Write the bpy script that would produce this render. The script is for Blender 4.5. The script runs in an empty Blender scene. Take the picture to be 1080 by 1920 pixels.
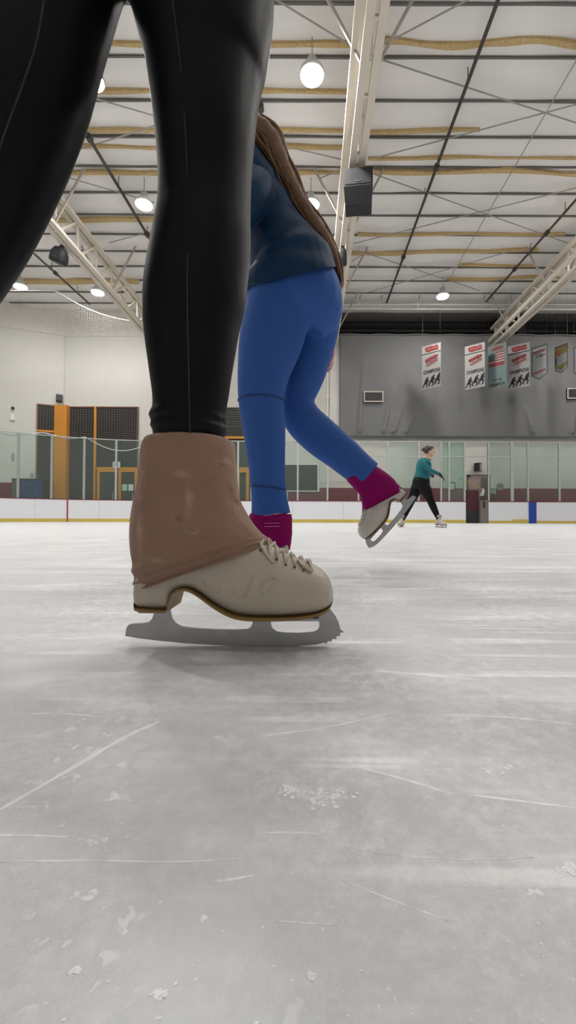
import bpy, bmesh, math, random
from mathutils import Vector, Matrix, Euler, noise
random.seed(7)
SC = bpy.context.scene
COL = SC.collection
PI = math.pi
# ------------------------------------------------------------------ camera
F = 780.0
YAW = 0.0
CX = 582.0          # principal point of the stabilised crop
PITCH = math.atan2(12.5, F)
ROLL = math.radians(0.2)
CH = 0.17
cam_d = bpy.data.cameras.new('camera'); cam = bpy.data.objects.new('camera', cam_d); COL.objects.link(cam)
cam_d.sensor_fit = 'VERTICAL'; cam_d.sensor_height = 36; cam_d.lens = 36*F/1920
cam_d.shift_x = -(CX-540)/1920; cam_d.clip_start = 0.02; cam_d.clip_end = 200
CM = Matrix.Rotation(YAW, 4, 'Z') @ Matrix.Rotation(PI/2+PITCH, 4, 'X') @ Matrix.Rotation(ROLL, 4, 'Z')
CM = Matrix.Translation((0, 0, CH)) @ CM
cam.matrix_world = CM
SC.camera = cam
R3 = CM.to_3x3(); C0 = Vector((0, 0, CH))
def ray(px, py): return R3 @ Vector(((px-CX)/F, (960-py)/F, -1.0))
def P(px, py, Y):
    d = ray(px, py); return C0 + d*(Y/d.y)
def PZ(px, py, z):
    d = ray(px, py); return C0 + d*((z-CH)/d.z)
def PP(px, py, p0, n):
    d = ray(px, py); return C0 + d*((p0-C0).dot(n)/d.dot(n))

# ------------------------------------------------------------------ materials
def mat(name, col, rough=0.6, metal=0.0, spec=0.5, var=0.0, vscale=8.0, bump=0.0, bscale=30.0, sheen=0.0, emit=None, estr=0.0, coat=0.0, stretch=None):
    m = bpy.data.materials.new(name); m.use_nodes = True
    nt = m.node_tree; b = nt.nodes['Principled BSDF']
    b.inputs['Base Color'].default_value = (*col, 1); b.inputs['Roughness'].default_value = rough
    b.inputs['Metallic'].default_value = metal; b.inputs['Specular IOR Level'].default_value = spec
    b.inputs['Sheen Weight'].default_value = sheen; b.inputs['Coat Weight'].default_value = coat
    if emit:
        b.inputs['Emission Color'].default_value = (*emit, 1); b.inputs['Emission Strength'].default_value = estr
    if var or bump:
        tc = nt.nodes.new('ShaderNodeTexCoord'); src = tc.outputs['Object']
        if stretch:
            mp = nt.nodes.new('ShaderNodeMapping'); mp.inputs['Scale'].default_value = stretch
            nt.links.new(src, mp.inputs['Vector']); src = mp.outputs['Vector']
    if var:
        n = nt.nodes.new('ShaderNodeTexNoise'); n.inputs['Scale'].default_value = vscale; n.inputs['Detail'].default_value = 4
        nt.links.new(src, n.inputs['Vector'])
        mx = nt.nodes.new('ShaderNodeMix'); mx.data_type = 'RGBA'
        mx.inputs['A'].default_value = (*[max(0, c*(1-var)) for c in col], 1)
        mx.inputs['B'].default_value = (*[min(1, c*(1+var)) for c in col], 1)
        nt.links.new(n.outputs['Fac'], mx.inputs['Factor']); nt.links.new(mx.outputs['Result'], b.inputs['Base Color'])
    if bump:
        n2 = nt.nodes.new('ShaderNodeTexNoise'); n2.inputs['Scale'].default_value = bscale; n2.inputs['Detail'].default_value = 3
        nt.links.new(src, n2.inputs['Vector'])
        bp = nt.nodes.new('ShaderNodeBump'); bp.inputs['Strength'].default_value = bump; bp.inputs['Distance'].default_value = 0.05
        nt.links.new(n2.outputs['Fac'], bp.inputs['Height']); nt.links.new(bp.outputs['Normal'], b.inputs['Normal'])
    return m
M = {}
M['ceil'] = mat('vinyl_ceiling', (.75, .73, .70), .6, var=.07, vscale=.9, bump=.25, bscale=2.2)
M['wall'] = mat('painted_wall', (.62, .608, .562), .8, var=.03, vscale=.5)
M['crinkle'] = mat('crinkled_insulation', (.62, .60, .55), .45, var=.06, vscale=2, bump=.8, bscale=4)
M['truss'] = mat('cream_steel', (.62, .565, .48), .55, var=.05, vscale=3)
M['steel_dark'] = mat('dark_pipe', (.045, .035, .032), .5, var=.3, vscale=5)
M['purlin'] = mat('grey_purlin', (.13, .122, .115), .6)
M['bracegrey'] = mat('beige_brace', (.34, .30, .26), .6)
M['rod'] = mat('galvanised_rod', (.30, .28, .26), .5)
M['fluff'] = mat('yellow_fibre', (.58, .42, .20), .95, var=.35, vscale=14, bump=.8, bscale=40)
M['pipe_white'] = mat('white_pipe', (.72, .70, .64), .5)
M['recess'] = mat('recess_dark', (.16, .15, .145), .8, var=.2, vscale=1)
M['black'] = mat('matte_black', (.018, .018, .02), .55)
M['boxblack'] = mat('speaker_black', (.012, .012, .0145), .6, var=.15, vscale=30)
M['drape'] = mat('grey_drape', (.175, .175, .172), .75, var=.05, vscale=.7, bump=.15, bscale=3)
M['board'] = mat('white_board', (.72, .73, .76), .4, var=.05, vscale=2, stretch=(.3, 1, 5))
M['kick'] = mat('yellow_kick', (.55, .42, .09), .5, var=.15, vscale=2)
M['maroon'] = mat('maroon_paint', (.17, .028, .045), .6, var=.12, vscale=2)
M['redline'] = mat('red_line', (.30, .012, .03), .5)
M['blue'] = mat('blue_line', (.012, .05, .30), .5)
M['alu'] = mat('aluminium_post', (.46, .48, .47), .45, metal=.3)
M['orange'] = mat('orange_frame', (.60, .24, .02), .5, var=.06, vscale=2)
M['bronze'] = mat('brown_frame', (.16, .06, .03), .5)
M['darkglass'] = mat('dark_window', (.035, .031, .028), .12, spec=.5, var=.25, vscale=.6)
M['greyglass'] = mat('grey_window', (.05, .055, .05), .15, spec=.5, var=.25, vscale=.8)
M['louver'] = mat('louver_grey', (.12, .115, .105), .6)
M['white'] = mat('white_plastic', (.75, .75, .74), .5)
M['paper'] = mat('paper', (.72, .74, .72), .8)
M['paper_green'] = mat('green_paper', (.42, .62, .48), .8)
M['grey'] = mat('mid_grey', (.32, .32, .31), .6)
M['taupe'] = mat('taupe_door', (.17, .145, .135), .6, var=.06, vscale=3)
M['pinkbrown'] = mat('pinkish_panel', (.42, .33, .30), .7, var=.05)
M['darkmaroon'] = mat('dark_maroon', (.060, .010, .016), .6, var=.15)
M['wood'] = mat('stick_wood', (.46, .30, .13), .5, var=.15, vscale=20)
M['bannerwhite'] = mat('banner_white', (.31, .30, .29), .7)
M['bannerred'] = mat('banner_red', (.21, .026, .033), .7, var=.3, vscale=25)
M['bannerpink'] = mat('banner_rose', (.36, .11, .10), .7)
M['bannerblack'] = mat('banner_black', (.015, .015, .018), .7)
M['bannerteal'] = mat('banner_teal', (.125, .180, .175), .7, var=.1, vscale=3)
M['bannernavy'] = mat('banner_navy', (.05, .10, .11), .7)
M['banneryellow'] = mat('banner_yellow', (.21, .165, .055), .7, var=.3, vscale=8)
M['bannergrey'] = mat('banner_grey', (.30, .32, .31), .7)
M['bannerborder'] = mat('banner_border', (.09, .09, .11), .7)
M['bannerplum'] = mat('banner_plum', (.22, .03, .07), .7)
M['blueart'] = mat('blue_art', (.03, .05, .16), .3, var=.9, vscale=7)
M['lamp'] = mat('lamp_lens', (1, 1, 1), .5, emit=(1.0, .975, .945), estr=290)
M['housing'] = mat('lamp_housing', (.55, .55, .54), .4, metal=.3)
# people
M['skin'] = mat('skin', (.62, .38, .29), .5, var=.05, vscale=20)
M['skinpink'] = mat('skin_rosy', (.66, .34, .30), .5, var=.05, vscale=20)
M['legblack'] = mat('black_lycra', (.0035, .004, .0055), .5, spec=.16, var=.1, vscale=40)
M['seam'] = mat('seam_thread', (.017, .016, .0165), .6)
M['legblue'] = mat('blue_lycra', (.034, .105, .36), .7, spec=.2, var=.06, vscale=9)
M['blueseam'] = mat('blue_seam', (.012, .03, .12), .7)
M['navytop'] = mat('navy_jacket', (.004, .030, .080), .65, spec=.2, var=.3, vscale=9)
M['navylight'] = mat('jacket_piping', (.20, .22, .36), .6)
M['magenta'] = mat('magenta_cover', (.24, .0012, .105), .75, spec=.15, var=.08, vscale=12)
M['pinkmark'] = mat('pale_pink_mark', (.65, .12, .35), .7)
M['hair'] = mat('brown_hair', (.19, .10, .055), .55, var=.45, vscale=14, stretch=(1, 1, 6))
M['hairdark'] = mat('dark_hair', (.055, .036, .028), .5, var=.3, vscale=30)
M['teal'] = mat('teal_sweater', (.004, .135, .160), .75, var=.1, vscale=10)
M['legcharcoal'] = mat('charcoal_lycra', (.007, .006, .0075), .6, spec=.15, var=.2, vscale=8)
M['glove'] = mat('black_glove', (.012, .012, .013), .7)
M['leather'] = mat('cream_leather', (.52, .455, .375), .45, var=.05, vscale=25, bump=.06, bscale=120)
M['leatherwhite'] = mat('pale_leather', (.54, .50, .46), .45, var=.05, vscale=25)
M['lace'] = mat('cream_lace', (.58, .53, .46), .8)
M['sole'] = mat('tan_sole', (.27, .165, .05), .5, var=.1, vscale=30)
M['steel'] = mat('blade_steel', (.42, .42, .43), .38, metal=.75, var=.22, vscale=45, stretch=(1, 1, 2))
M['eyelet'] = mat('eyelet_dark', (.10, .08, .06), .4)
M['snow'] = mat('ice_snow', (.90, .905, .91), .6)

def tan_cover():
    m = mat('tan_cover', (.40, .235, .165), .78, sheen=.12, bump=.12, bscale=60)
    nt = m.node_tree; b = nt.nodes['Principled BSDF']
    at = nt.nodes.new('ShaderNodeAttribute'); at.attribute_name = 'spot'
    tc = nt.nodes.new('ShaderNodeTexCoord')
    n = nt.nodes.new('ShaderNodeTexNoise'); n.inputs['Scale'].default_value = 22; n.inputs['Detail'].default_value = 4
    nt.links.new(tc.outputs['Object'], n.inputs['Vector'])
    mx = nt.nodes.new('ShaderNodeMix'); mx.data_type = 'RGBA'
    mx.inputs['A'].default_value = (.265, .152, .103, 1); mx.inputs['B'].default_value = (.335, .200, .142, 1)
    nt.links.new(n.outputs['Fac'], mx.inputs['Factor'])
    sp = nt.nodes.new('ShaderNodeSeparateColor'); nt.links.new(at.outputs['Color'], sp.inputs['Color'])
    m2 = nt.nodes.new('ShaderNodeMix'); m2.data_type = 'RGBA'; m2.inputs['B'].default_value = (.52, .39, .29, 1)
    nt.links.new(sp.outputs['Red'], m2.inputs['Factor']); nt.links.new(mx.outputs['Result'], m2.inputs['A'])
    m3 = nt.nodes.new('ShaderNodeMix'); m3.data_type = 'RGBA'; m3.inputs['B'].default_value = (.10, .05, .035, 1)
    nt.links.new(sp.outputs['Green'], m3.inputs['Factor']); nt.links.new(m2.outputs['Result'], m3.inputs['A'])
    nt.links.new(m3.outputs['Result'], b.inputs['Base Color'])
    return m
M['tan'] = tan_cover()

def ice_mat():
    m = bpy.data.materials.new('skated_ice'); m.use_nodes = True
    nt = m.node_tree; b = nt.nodes['Principled BSDF']; L = nt.links.new
    tc = nt.nodes.new('ShaderNodeTexCoord')
    def nz(scale, detail, sx=1, sy=1, rot=0, rough=.55):
        mp = nt.nodes.new('ShaderNodeMapping'); mp.inputs['Scale'].default_value = (sx, sy, 1); mp.inputs['Rotation'].default_value = (0, 0, rot)
        L(tc.outputs['Object'], mp.inputs['Vector'])
        n = nt.nodes.new('ShaderNodeTexNoise'); n.inputs['Scale'].default_value = scale; n.inputs['Detail'].default_value = detail
        n.inputs['Roughness'].default_value = rough
        L(mp.outputs['Vector'], n.inputs['Vector']); return n.outputs['Fac']
    def ramp(src, a, c):
        r = nt.nodes.new('ShaderNodeMapRange'); r.inputs['From Min'].default_value = a; r.inputs['From Max'].default_value = c
        L(src, r.inputs['Value']); return r.outputs['Result']
    def math_(op, a, c):
        q = nt.nodes.new('ShaderNodeMath'); q.operation = op
        for i, v in enumerate((a, c)):
            if isinstance(v, (int, float)): q.inputs[i].default_value = v
            else: L(v, q.inputs[i])
        return q.outputs[0]
    big = ramp(nz(3.2, 6, rough=.65), .36, .70)
    mott = ramp(nz(60, 8, rough=.75), .42, .66)
    frost = math_('MULTIPLY', big, mott)
    def streak(rot, scale, lo, hi, sx=.05):
        return ramp(nz(scale, 2, sx=sx, sy=1, rot=rot), lo, hi)
    s = math_('MAXIMUM', streak(.12, 34, .60, .66), math_('MAXIMUM', streak(-.35, 26, .62, .67), streak(1.0, 22, .64, .69)))
    s = math_('MAXIMUM', s, streak(-.9, 30, .64, .69))
    s = math_('MULTIPLY', s, ramp(nz(5, 3), .42, .62))
    soft = ramp(nz(9, 5, sx=.18, sy=1, rot=.18), .38, .72)
    f = math_('ADD', math_('MULTIPLY', frost, .95), math_('ADD', math_('MULTIPLY', s, .65), math_('MULTIPLY', soft, .42)))
    mx = nt.nodes.new('ShaderNodeMix'); mx.data_type = 'RGBA'; mx.clamp_factor = True
    mx.inputs['A'].default_value = (.60, .613, .635, 1); mx.inputs['B'].default_value = (.985, .99, 1, 1)
    L(f, mx.inputs['Factor']); L(mx.outputs['Result'], b.inputs['Base Color'])
    rr = nt.nodes.new('ShaderNodeMapRange'); rr.inputs['To Min'].default_value = .32; rr.inputs['To Max'].default_value = .5
    L(f, rr.inputs['Value']); L(rr.outputs['Result'], b.inputs['Roughness'])
    b.inputs['Specular IOR Level'].default_value = .5
    bp = nt.nodes.new('ShaderNodeBump'); bp.inputs['Strength'].default_value = .35; bp.inputs['Distance'].default_value = .004
    L(f, bp.inputs['Height']); L(bp.outputs['Normal'], b.inputs['Normal'])
    return m
M['ice'] = ice_mat()

def glass_mat(name, tint, haze):
    m = bpy.data.materials.new(name); m.use_nodes = True; nt = m.node_tree; nt.nodes.clear(); L = nt.links.new
    out = nt.nodes.new('ShaderNodeOutputMaterial')
    tr = nt.nodes.new('ShaderNodeBsdfTransparent'); tr.inputs['Color'].default_value = (*tint, 1)
    df = nt.nodes.new('ShaderNodeBsdfDiffuse'); df.inputs['Color'].default_value = (.55, .66, .60, 1)
    gl = nt.nodes.new('ShaderNodeBsdfGlossy'); gl.inputs['Roughness'].default_value = .03
    m1 = nt.nodes.new('ShaderNodeMixShader'); m1.inputs[0].default_value = haze
    L(tr.outputs[0], m1.inputs[1]); L(df.outputs[0], m1.inputs[2])
    fr = nt.nodes.new('ShaderNodeFresnel'); fr.inputs['IOR'].default_value = 1.45
    m2 = nt.nodes.new('ShaderNodeMixShader'); L(fr.outputs[0], m2.inputs[0]); L(m1.outputs[0], m2.inputs[1]); L(gl.outputs[0], m2.inputs[2])
    L(m2.outputs[0], out.inputs['Surface']); return m
M['glass'] = glass_mat('rink_glass', (.90, .955, .935), .05)
M['glassclear'] = glass_mat('clear_rink_glass', (.97, .98, .975), .015)
M['glassgreen'] = glass_mat('double_rink_glass', (.76, .88, .83), .10)

def net_mat():
    m = bpy.data.materials.new('net_mesh'); m.use_nodes = True; nt = m.node_tree; nt.nodes.clear(); L = nt.links.new
    out = nt.nodes.new('ShaderNodeOutputMaterial'); uv = nt.nodes.new('ShaderNodeUVMap')
    sp = nt.nodes.new('ShaderNodeSeparateXYZ'); L(uv.outputs[0], sp.inputs[0])
    fs = []
    for k in ('X', 'Y'):
        a = nt.nodes.new('ShaderNodeMath'); a.operation = 'FRACT'; L(sp.outputs[k], a.inputs[0])
        g = nt.nodes.new('ShaderNodeMath'); g.operation = 'LESS_THAN'; g.inputs[1].default_value = .028; L(a.outputs[0], g.inputs[0]); fs.append(g.outputs[0])
    mxn = nt.nodes.new('ShaderNodeMath'); mxn.operation = 'MAXIMUM'; L(fs[0], mxn.inputs[0]); L(fs[1], mxn.inputs[1])
    tr = nt.nodes.new('ShaderNodeBsdfTransparent'); df = nt.nodes.new('ShaderNodeBsdfDiffuse'); df.inputs['Color'].default_value = (.34, .33, .30, 1)
    mm = nt.nodes.new('ShaderNodeMixShader'); L(mxn.outputs[0], mm.inputs[0]); L(tr.outputs[0], mm.inputs[1]); L(df.outputs[0], mm.inputs[2])
    L(mm.outputs[0], out.inputs['Surface']); return m
M['net'] = net_mat()

# ------------------------------------------------------------------ object helpers
BASE = {}
def tag(o, label=None, cat=None, group=None, kind=None):
    if label: o['label'] = label
    if cat: o['category'] = cat
    if group: o['group'] = group
    if kind: o['kind'] = kind
    return o
def thing(name, loc, label=None, cat=None, group=None, kind=None):
    o = bpy.data.objects.new(name, None); COL.objects.link(o); o.location = loc; o.empty_display_size = .1
    BASE[o.name] = Vector(loc); return tag(o, label, cat, group, kind)
def obj(name, src, m, parent=None, smooth=False, base=None):
    """src: bmesh or mesh in world coordinates"""
    if isinstance(src, bmesh.types.BMesh):
        me = bpy.data.meshes.new(name); bmesh.ops.recalc_face_normals(src, faces=src.faces[:]); src.to_mesh(me); src.free()
    else: me = src; me.name = name
    o = bpy.data.objects.new(name, me); COL.objects.link(o)
    if parent is not None:
        b = BASE[parent.name]; o.parent = parent
    else:
        if base is None:
            vs = [v.co for v in me.vertices]
            base = Vector(((min(v.x for v in vs)+max(v.x for v in vs))/2, (min(v.y for v in vs)+max(v.y for v in vs))/2, min(v.z for v in vs)))
        b = Vector(base); o.location = b
    BASE[o.name] = b
    me.transform(Matrix.Translation(-b))
    if m is not None: me.materials.clear(); me.materials.append(M[m])
    if smooth:
        for p in me.polygons: p.use_smooth = True
    return o
def structure(name, src, m, **k):
    o = obj(name, src, m, **k); o['kind'] = 'structure'; return o
def NB(): return bmesh.new()
def box(bm, x0, x1, y0, y1, z0, z1, mtx=None):
    vs = [Vector((x, y, z)) for x in (x0, x1) for y in (y0, y1) for z in (z0, z1)]
    if mtx is not None: vs = [mtx @ v for v in vs]
    v = [bm.verts.new(p) for p in vs]
    for f in ((0, 1, 3, 2), (4, 6, 7, 5), (0, 4, 5, 1), (2, 3, 7, 6), (0, 2, 6, 4), (1, 5, 7, 3)): bm.faces.new([v[i] for i in f])
    return bm
def bar(bm, a, b, w, h=None, up=Vector((0, 0, 1))):
    """rectangular bar from a to b, width w, height h"""
    a, b = Vector(a), Vector(b); h = w if h is None else h
    d = (b-a).normalized(); s = d.cross(up)
    if s.length < 1e-4: s = d.cross(Vector((1, 0, 0)))
    s.normalize(); u = s.cross(d)
    v = []
    for c in (a, b):
        for (i, j) in ((-1, -1), (1, -1), (1, 1), (-1, 1)): v.append(bm.verts.new(c + s*(i*w/2) + u*(j*h/2)))
    for f in ((0, 1, 2, 3), (7, 6, 5, 4), (0, 4, 5, 1), (1, 5, 6, 2), (2, 6, 7, 3), (3, 7, 4, 0)): bm.faces.new([v[i] for i in f])
    return bm
def loft(bm, rings, cap=True, closed=True):
    V = [[bm.verts.new(p) for p in r] for r in rings]
    n = len(V[0])
    for i in range(len(V)-1):
        for j in range(n if closed else n-1):
            k = (j+1) % n
            bm.faces.new((V[i][j], V[i][k], V[i+1][k], V[i+1][j]))
    if cap and closed:
        bm.faces.new(V[0][::-1]); bm.faces.new(V[-1])
    return V
def tube(bm, pts, r, n=10, side=None, cap=True):
    """pts list of Vector; r float, list of floats or list of (side radius, other radius)"""
    pts = [Vector(p) for p in pts]; N = len(pts)
    if not isinstance(r, (list, tuple)): r = [r]*N
    rings = []; prev = None
    for i, p in enumerate(pts):
        t = (pts[min(i+1, N-1)]-pts[max(i-1, 0)])
        if t.length < 1e-9: t = Vector((0, 0, 1))
        t.normalize()
        ref = Vector(side) if side is not None else (prev if prev is not None else (Vector((0, 0, 1)) if abs(t.z) < .9 else Vector((1, 0, 0))))
        s = ref - t*ref.dot(t)
        if s.length < 1e-4: s = t.orthogonal()
        s.normalize(); u = t.cross(s); prev = s
        ra, rb = r[i] if isinstance(r[i], (list, tuple)) else (r[i], r[i])
        rings.append([p + s*(ra*math.cos(2*PI*k/n)) + u*(rb*math.sin(2*PI*k/n)) for k in range(n)])
    loft(bm, rings, cap); return bm
def ball(bm, c, r, sub=2, axes=None):
    """ellipsoid; axes: three Vectors scaled"""
    g = bmesh.ops.create_icosphere(bm, subdivisions=sub, radius=1.0)
    if axes is None:
        if isinstance(r, (int, float)): r = (r, r, r)
        axes = (Vector((r[0], 0, 0)), Vector((0, r[1], 0)), Vector((0, 0, r[2])))
    for v in g['verts']: v.co = Vector(c) + axes[0]*v.co.x + axes[1]*v.co.y + axes[2]*v.co.z
    return bm
def cyl(bm, a, b, r, n=16): return tube(bm, [a, b], r, n)
def remesh(bm, voxel, smooth=6, fac=.5):
    me = bpy.data.meshes.new('tmp'); bmesh.ops.recalc_face_normals(bm, faces=bm.faces[:]); bm.to_mesh(me); bm.free()
    o = bpy.data.objects.new('tmp', me); COL.objects.link(o)
    r = o.modifiers.new('r', 'REMESH'); r.mode = 'VOXEL'; r.voxel_size = voxel
    s = o.modifiers.new('s', 'SMOOTH'); s.iterations = smooth; s.factor = fac
    bpy.context.view_layer.update()
    dg = bpy.context.evaluated_depsgraph_get()
    out = bpy.data.meshes.new_from_object(o.evaluated_get(dg))
    bpy.data.objects.remove(o); bpy.data.meshes.remove(me)
    for p in out.polygons: p.use_smooth = True
    return out
def resample(tab, n):
    """Catmull-Rom through rows of numbers -> n*(len-1)+1 rows"""
    out = []
    for i in range(len(tab)-1):
        p0 = tab[max(i-1, 0)]; p1 = tab[i]; p2 = tab[i+1]; p3 = tab[min(i+2, len(tab)-1)]
        for k in range(n):
            t = k/n
            out.append(tuple(.5*((2*b)+(-a+c)*t+(2*a-5*b+4*c-d)*t*t+(-a+3*b-3*c+d)*t**3) for a, b, c, d in zip(p0, p1, p2, p3)))
    out.append(tuple(tab[-1])); return out
def poly(bm, pts, thick, mtx=None):
    """closed outline of 3D points extruded by vector thick"""
    pts = [Vector(p) for p in pts]; th = Vector(thick)
    if mtx is not None: pts = [mtx @ p for p in pts]; th = mtx.to_3x3() @ th
    a = [bm.verts.new(p) for p in pts]; b = [bm.verts.new(p+th) for p in pts]
    n = len(pts)
    fa = bm.faces.new(a); fb = bm.faces.new(b[::-1]); fa.normal_update(); fb.normal_update()
    for i in range(n): bm.faces.new((a[i], b[i], b[(i+1) % n], a[(i+1) % n]))
    bmesh.ops.triangulate(bm, faces=[fa, fb]); return bm
def text_mesh(txt, size, mtx, width=None, thick=.002, bold=.036):
    cu = bpy.data.curves.new('t', 'FONT'); cu.body = txt; cu.size = size; cu.align_x = 'CENTER'; cu.extrude = thick; cu.resolution_u = 3; cu.offset = size*bold
    o = bpy.data.objects.new('t', cu); COL.objects.link(o); bpy.context.view_layer.update()
    me = bpy.data.meshes.new_from_object(o.evaluated_get(bpy.context.evaluated_depsgraph_get()))
    bpy.data.objects.remove(o); bpy.data.curves.remove(cu)
    if width:
        xs = [v.co.x for v in me.vertices]; k = width/max(1e-6, max(xs)-min(xs)); me.transform(Matrix.Diagonal((k, 1, 1, 1)))
    me.transform(mtx); return me

# ------------------------------------------------------------------ dimensions of the rink hall
D = 17.8            # face of the long dasher boards
YW = 20.3           # wall behind them
ZC = 10.3           # ceiling
ZTOP = 9.16         # top of draped wall
BH = P(540, 938.5, D).z        # board height
GH = P(860, 827.5, D).z        # glass height
XR = 20.0; YN = -9.0
CORN = P(121, 700, YW); CORN.z = 0
ddir = Vector((-2.6, -1.1, 0)).normalized(); dn = Vector((-ddir.y, ddir.x, 0))
XGAP = P(619, 610, YW).x
if True:
    structure('floor', box(NB(), -24, XR, YN, D+.05, -.15, 0), 'ice', base=(0, 0, 0))['label'] = 'white skated ice surface with frost and blade scratches'
    structure('floor_walkway', box(NB(), -24, XR, D+.3, 27, -.15, -.02), 'grey')
    b = NB(); V = []
    nx, ny = 110, 300
    for j in range(ny+1):
        y = YN+(YW-YN)*j/ny
        V.append([b.verts.new((x, y, ZC-.055*math.sin(PI*(y-8.92)/.95)**2-.035*noise.noise(Vector((x*.7, y*1.1, 0))))) for x in (-24+(XR+24)*i/nx for i in range(nx+1))])
    for j in range(ny):
        for i in range(nx): b.faces.new((V[j][i], V[j][i+1], V[j+1][i+1], V[j+1][i]))
    co = structure('ceiling', b, 'ceil', smooth=True); mo = co.modifiers.new('thickness', 'SOLIDIFY'); mo.thickness = .15; mo.offset = 1
    structure('wall_near', box(NB(), -24, XR, YN-.2, YN, -.1, ZC), 'wall')
    structure('wall_right', box(NB(), XR, XR+.2, YN, 27, -.1, ZC), 'wall')
    structure('wall_left', box(NB(), -24.2, -24, YN, YW, -.1, ZC), 'wall')
    # back wall: full height left of the drape, lower to the right with the dark loft space above
    zt = P(200, 631, YW).z
    structure('wall_back', box(NB(), CORN.x, XGAP, YW, YW+.2, -.1, zt), 'wall')
    structure('wall_back_upper', box(NB(), CORN.x, XGAP, YW-.04, YW+.2, zt, ZC), 'crinkle')
    structure('wall_back_lower', box(NB(), XGAP, XR, YW, YW+.2, -.1, ZTOP), 'wall')
    m = Matrix.Translation(CORN) @ Matrix(((ddir.x, dn.x, 0, 0), (ddir.y, dn.y, 0, 0), (0, 0, 1, 0), (0, 0, 0, 1)))
    DM = m
    # dn points which way? want the wall body behind the face
    sgn = 1 if dn.y > 0 else -1
    zt2 = PP(60, 621, CORN, dn).z
    structure('wall_diagonal', box(NB(), 0, 12, 0, .2*sgn, -.1, zt2, m), 'wall')
    structure('wall_diagonal_upper', box(NB(), 0, 12, -.04*sgn, .2*sgn, zt2, ZC, m), 'crinkle')
    # loft recess
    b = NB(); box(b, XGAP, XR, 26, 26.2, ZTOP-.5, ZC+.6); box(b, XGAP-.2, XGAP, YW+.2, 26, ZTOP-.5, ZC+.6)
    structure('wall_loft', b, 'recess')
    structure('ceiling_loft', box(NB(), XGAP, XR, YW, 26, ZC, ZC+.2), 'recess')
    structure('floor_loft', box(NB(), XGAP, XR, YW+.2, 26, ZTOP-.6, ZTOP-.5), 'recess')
    # corner trim and maroon band
    structure('trim_1', box(NB(), -.03, .03, -.03, .03, zt*.0, zt, Matrix.Translation(CORN+Vector((0, -.02, 0)))), 'wall')
    zm = P(700, 915, YW).z
    structure('trim_2', box(NB(), P(540, 900, YW).x, P(871, 900, YW).x, YW-.02, YW, 0, zm), 'maroon')
    structure('trim_3', box(NB(), P(930, 900, YW).x, XR, YW-.02, YW, 0, zm), 'maroon')
    pa = PP(22, 905, CORN, dn)
    structure('trim_4', box(NB(), (pa-CORN).dot(ddir), 12, -.02*sgn, 0, 0, pa.z, m), 'maroon')

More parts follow.
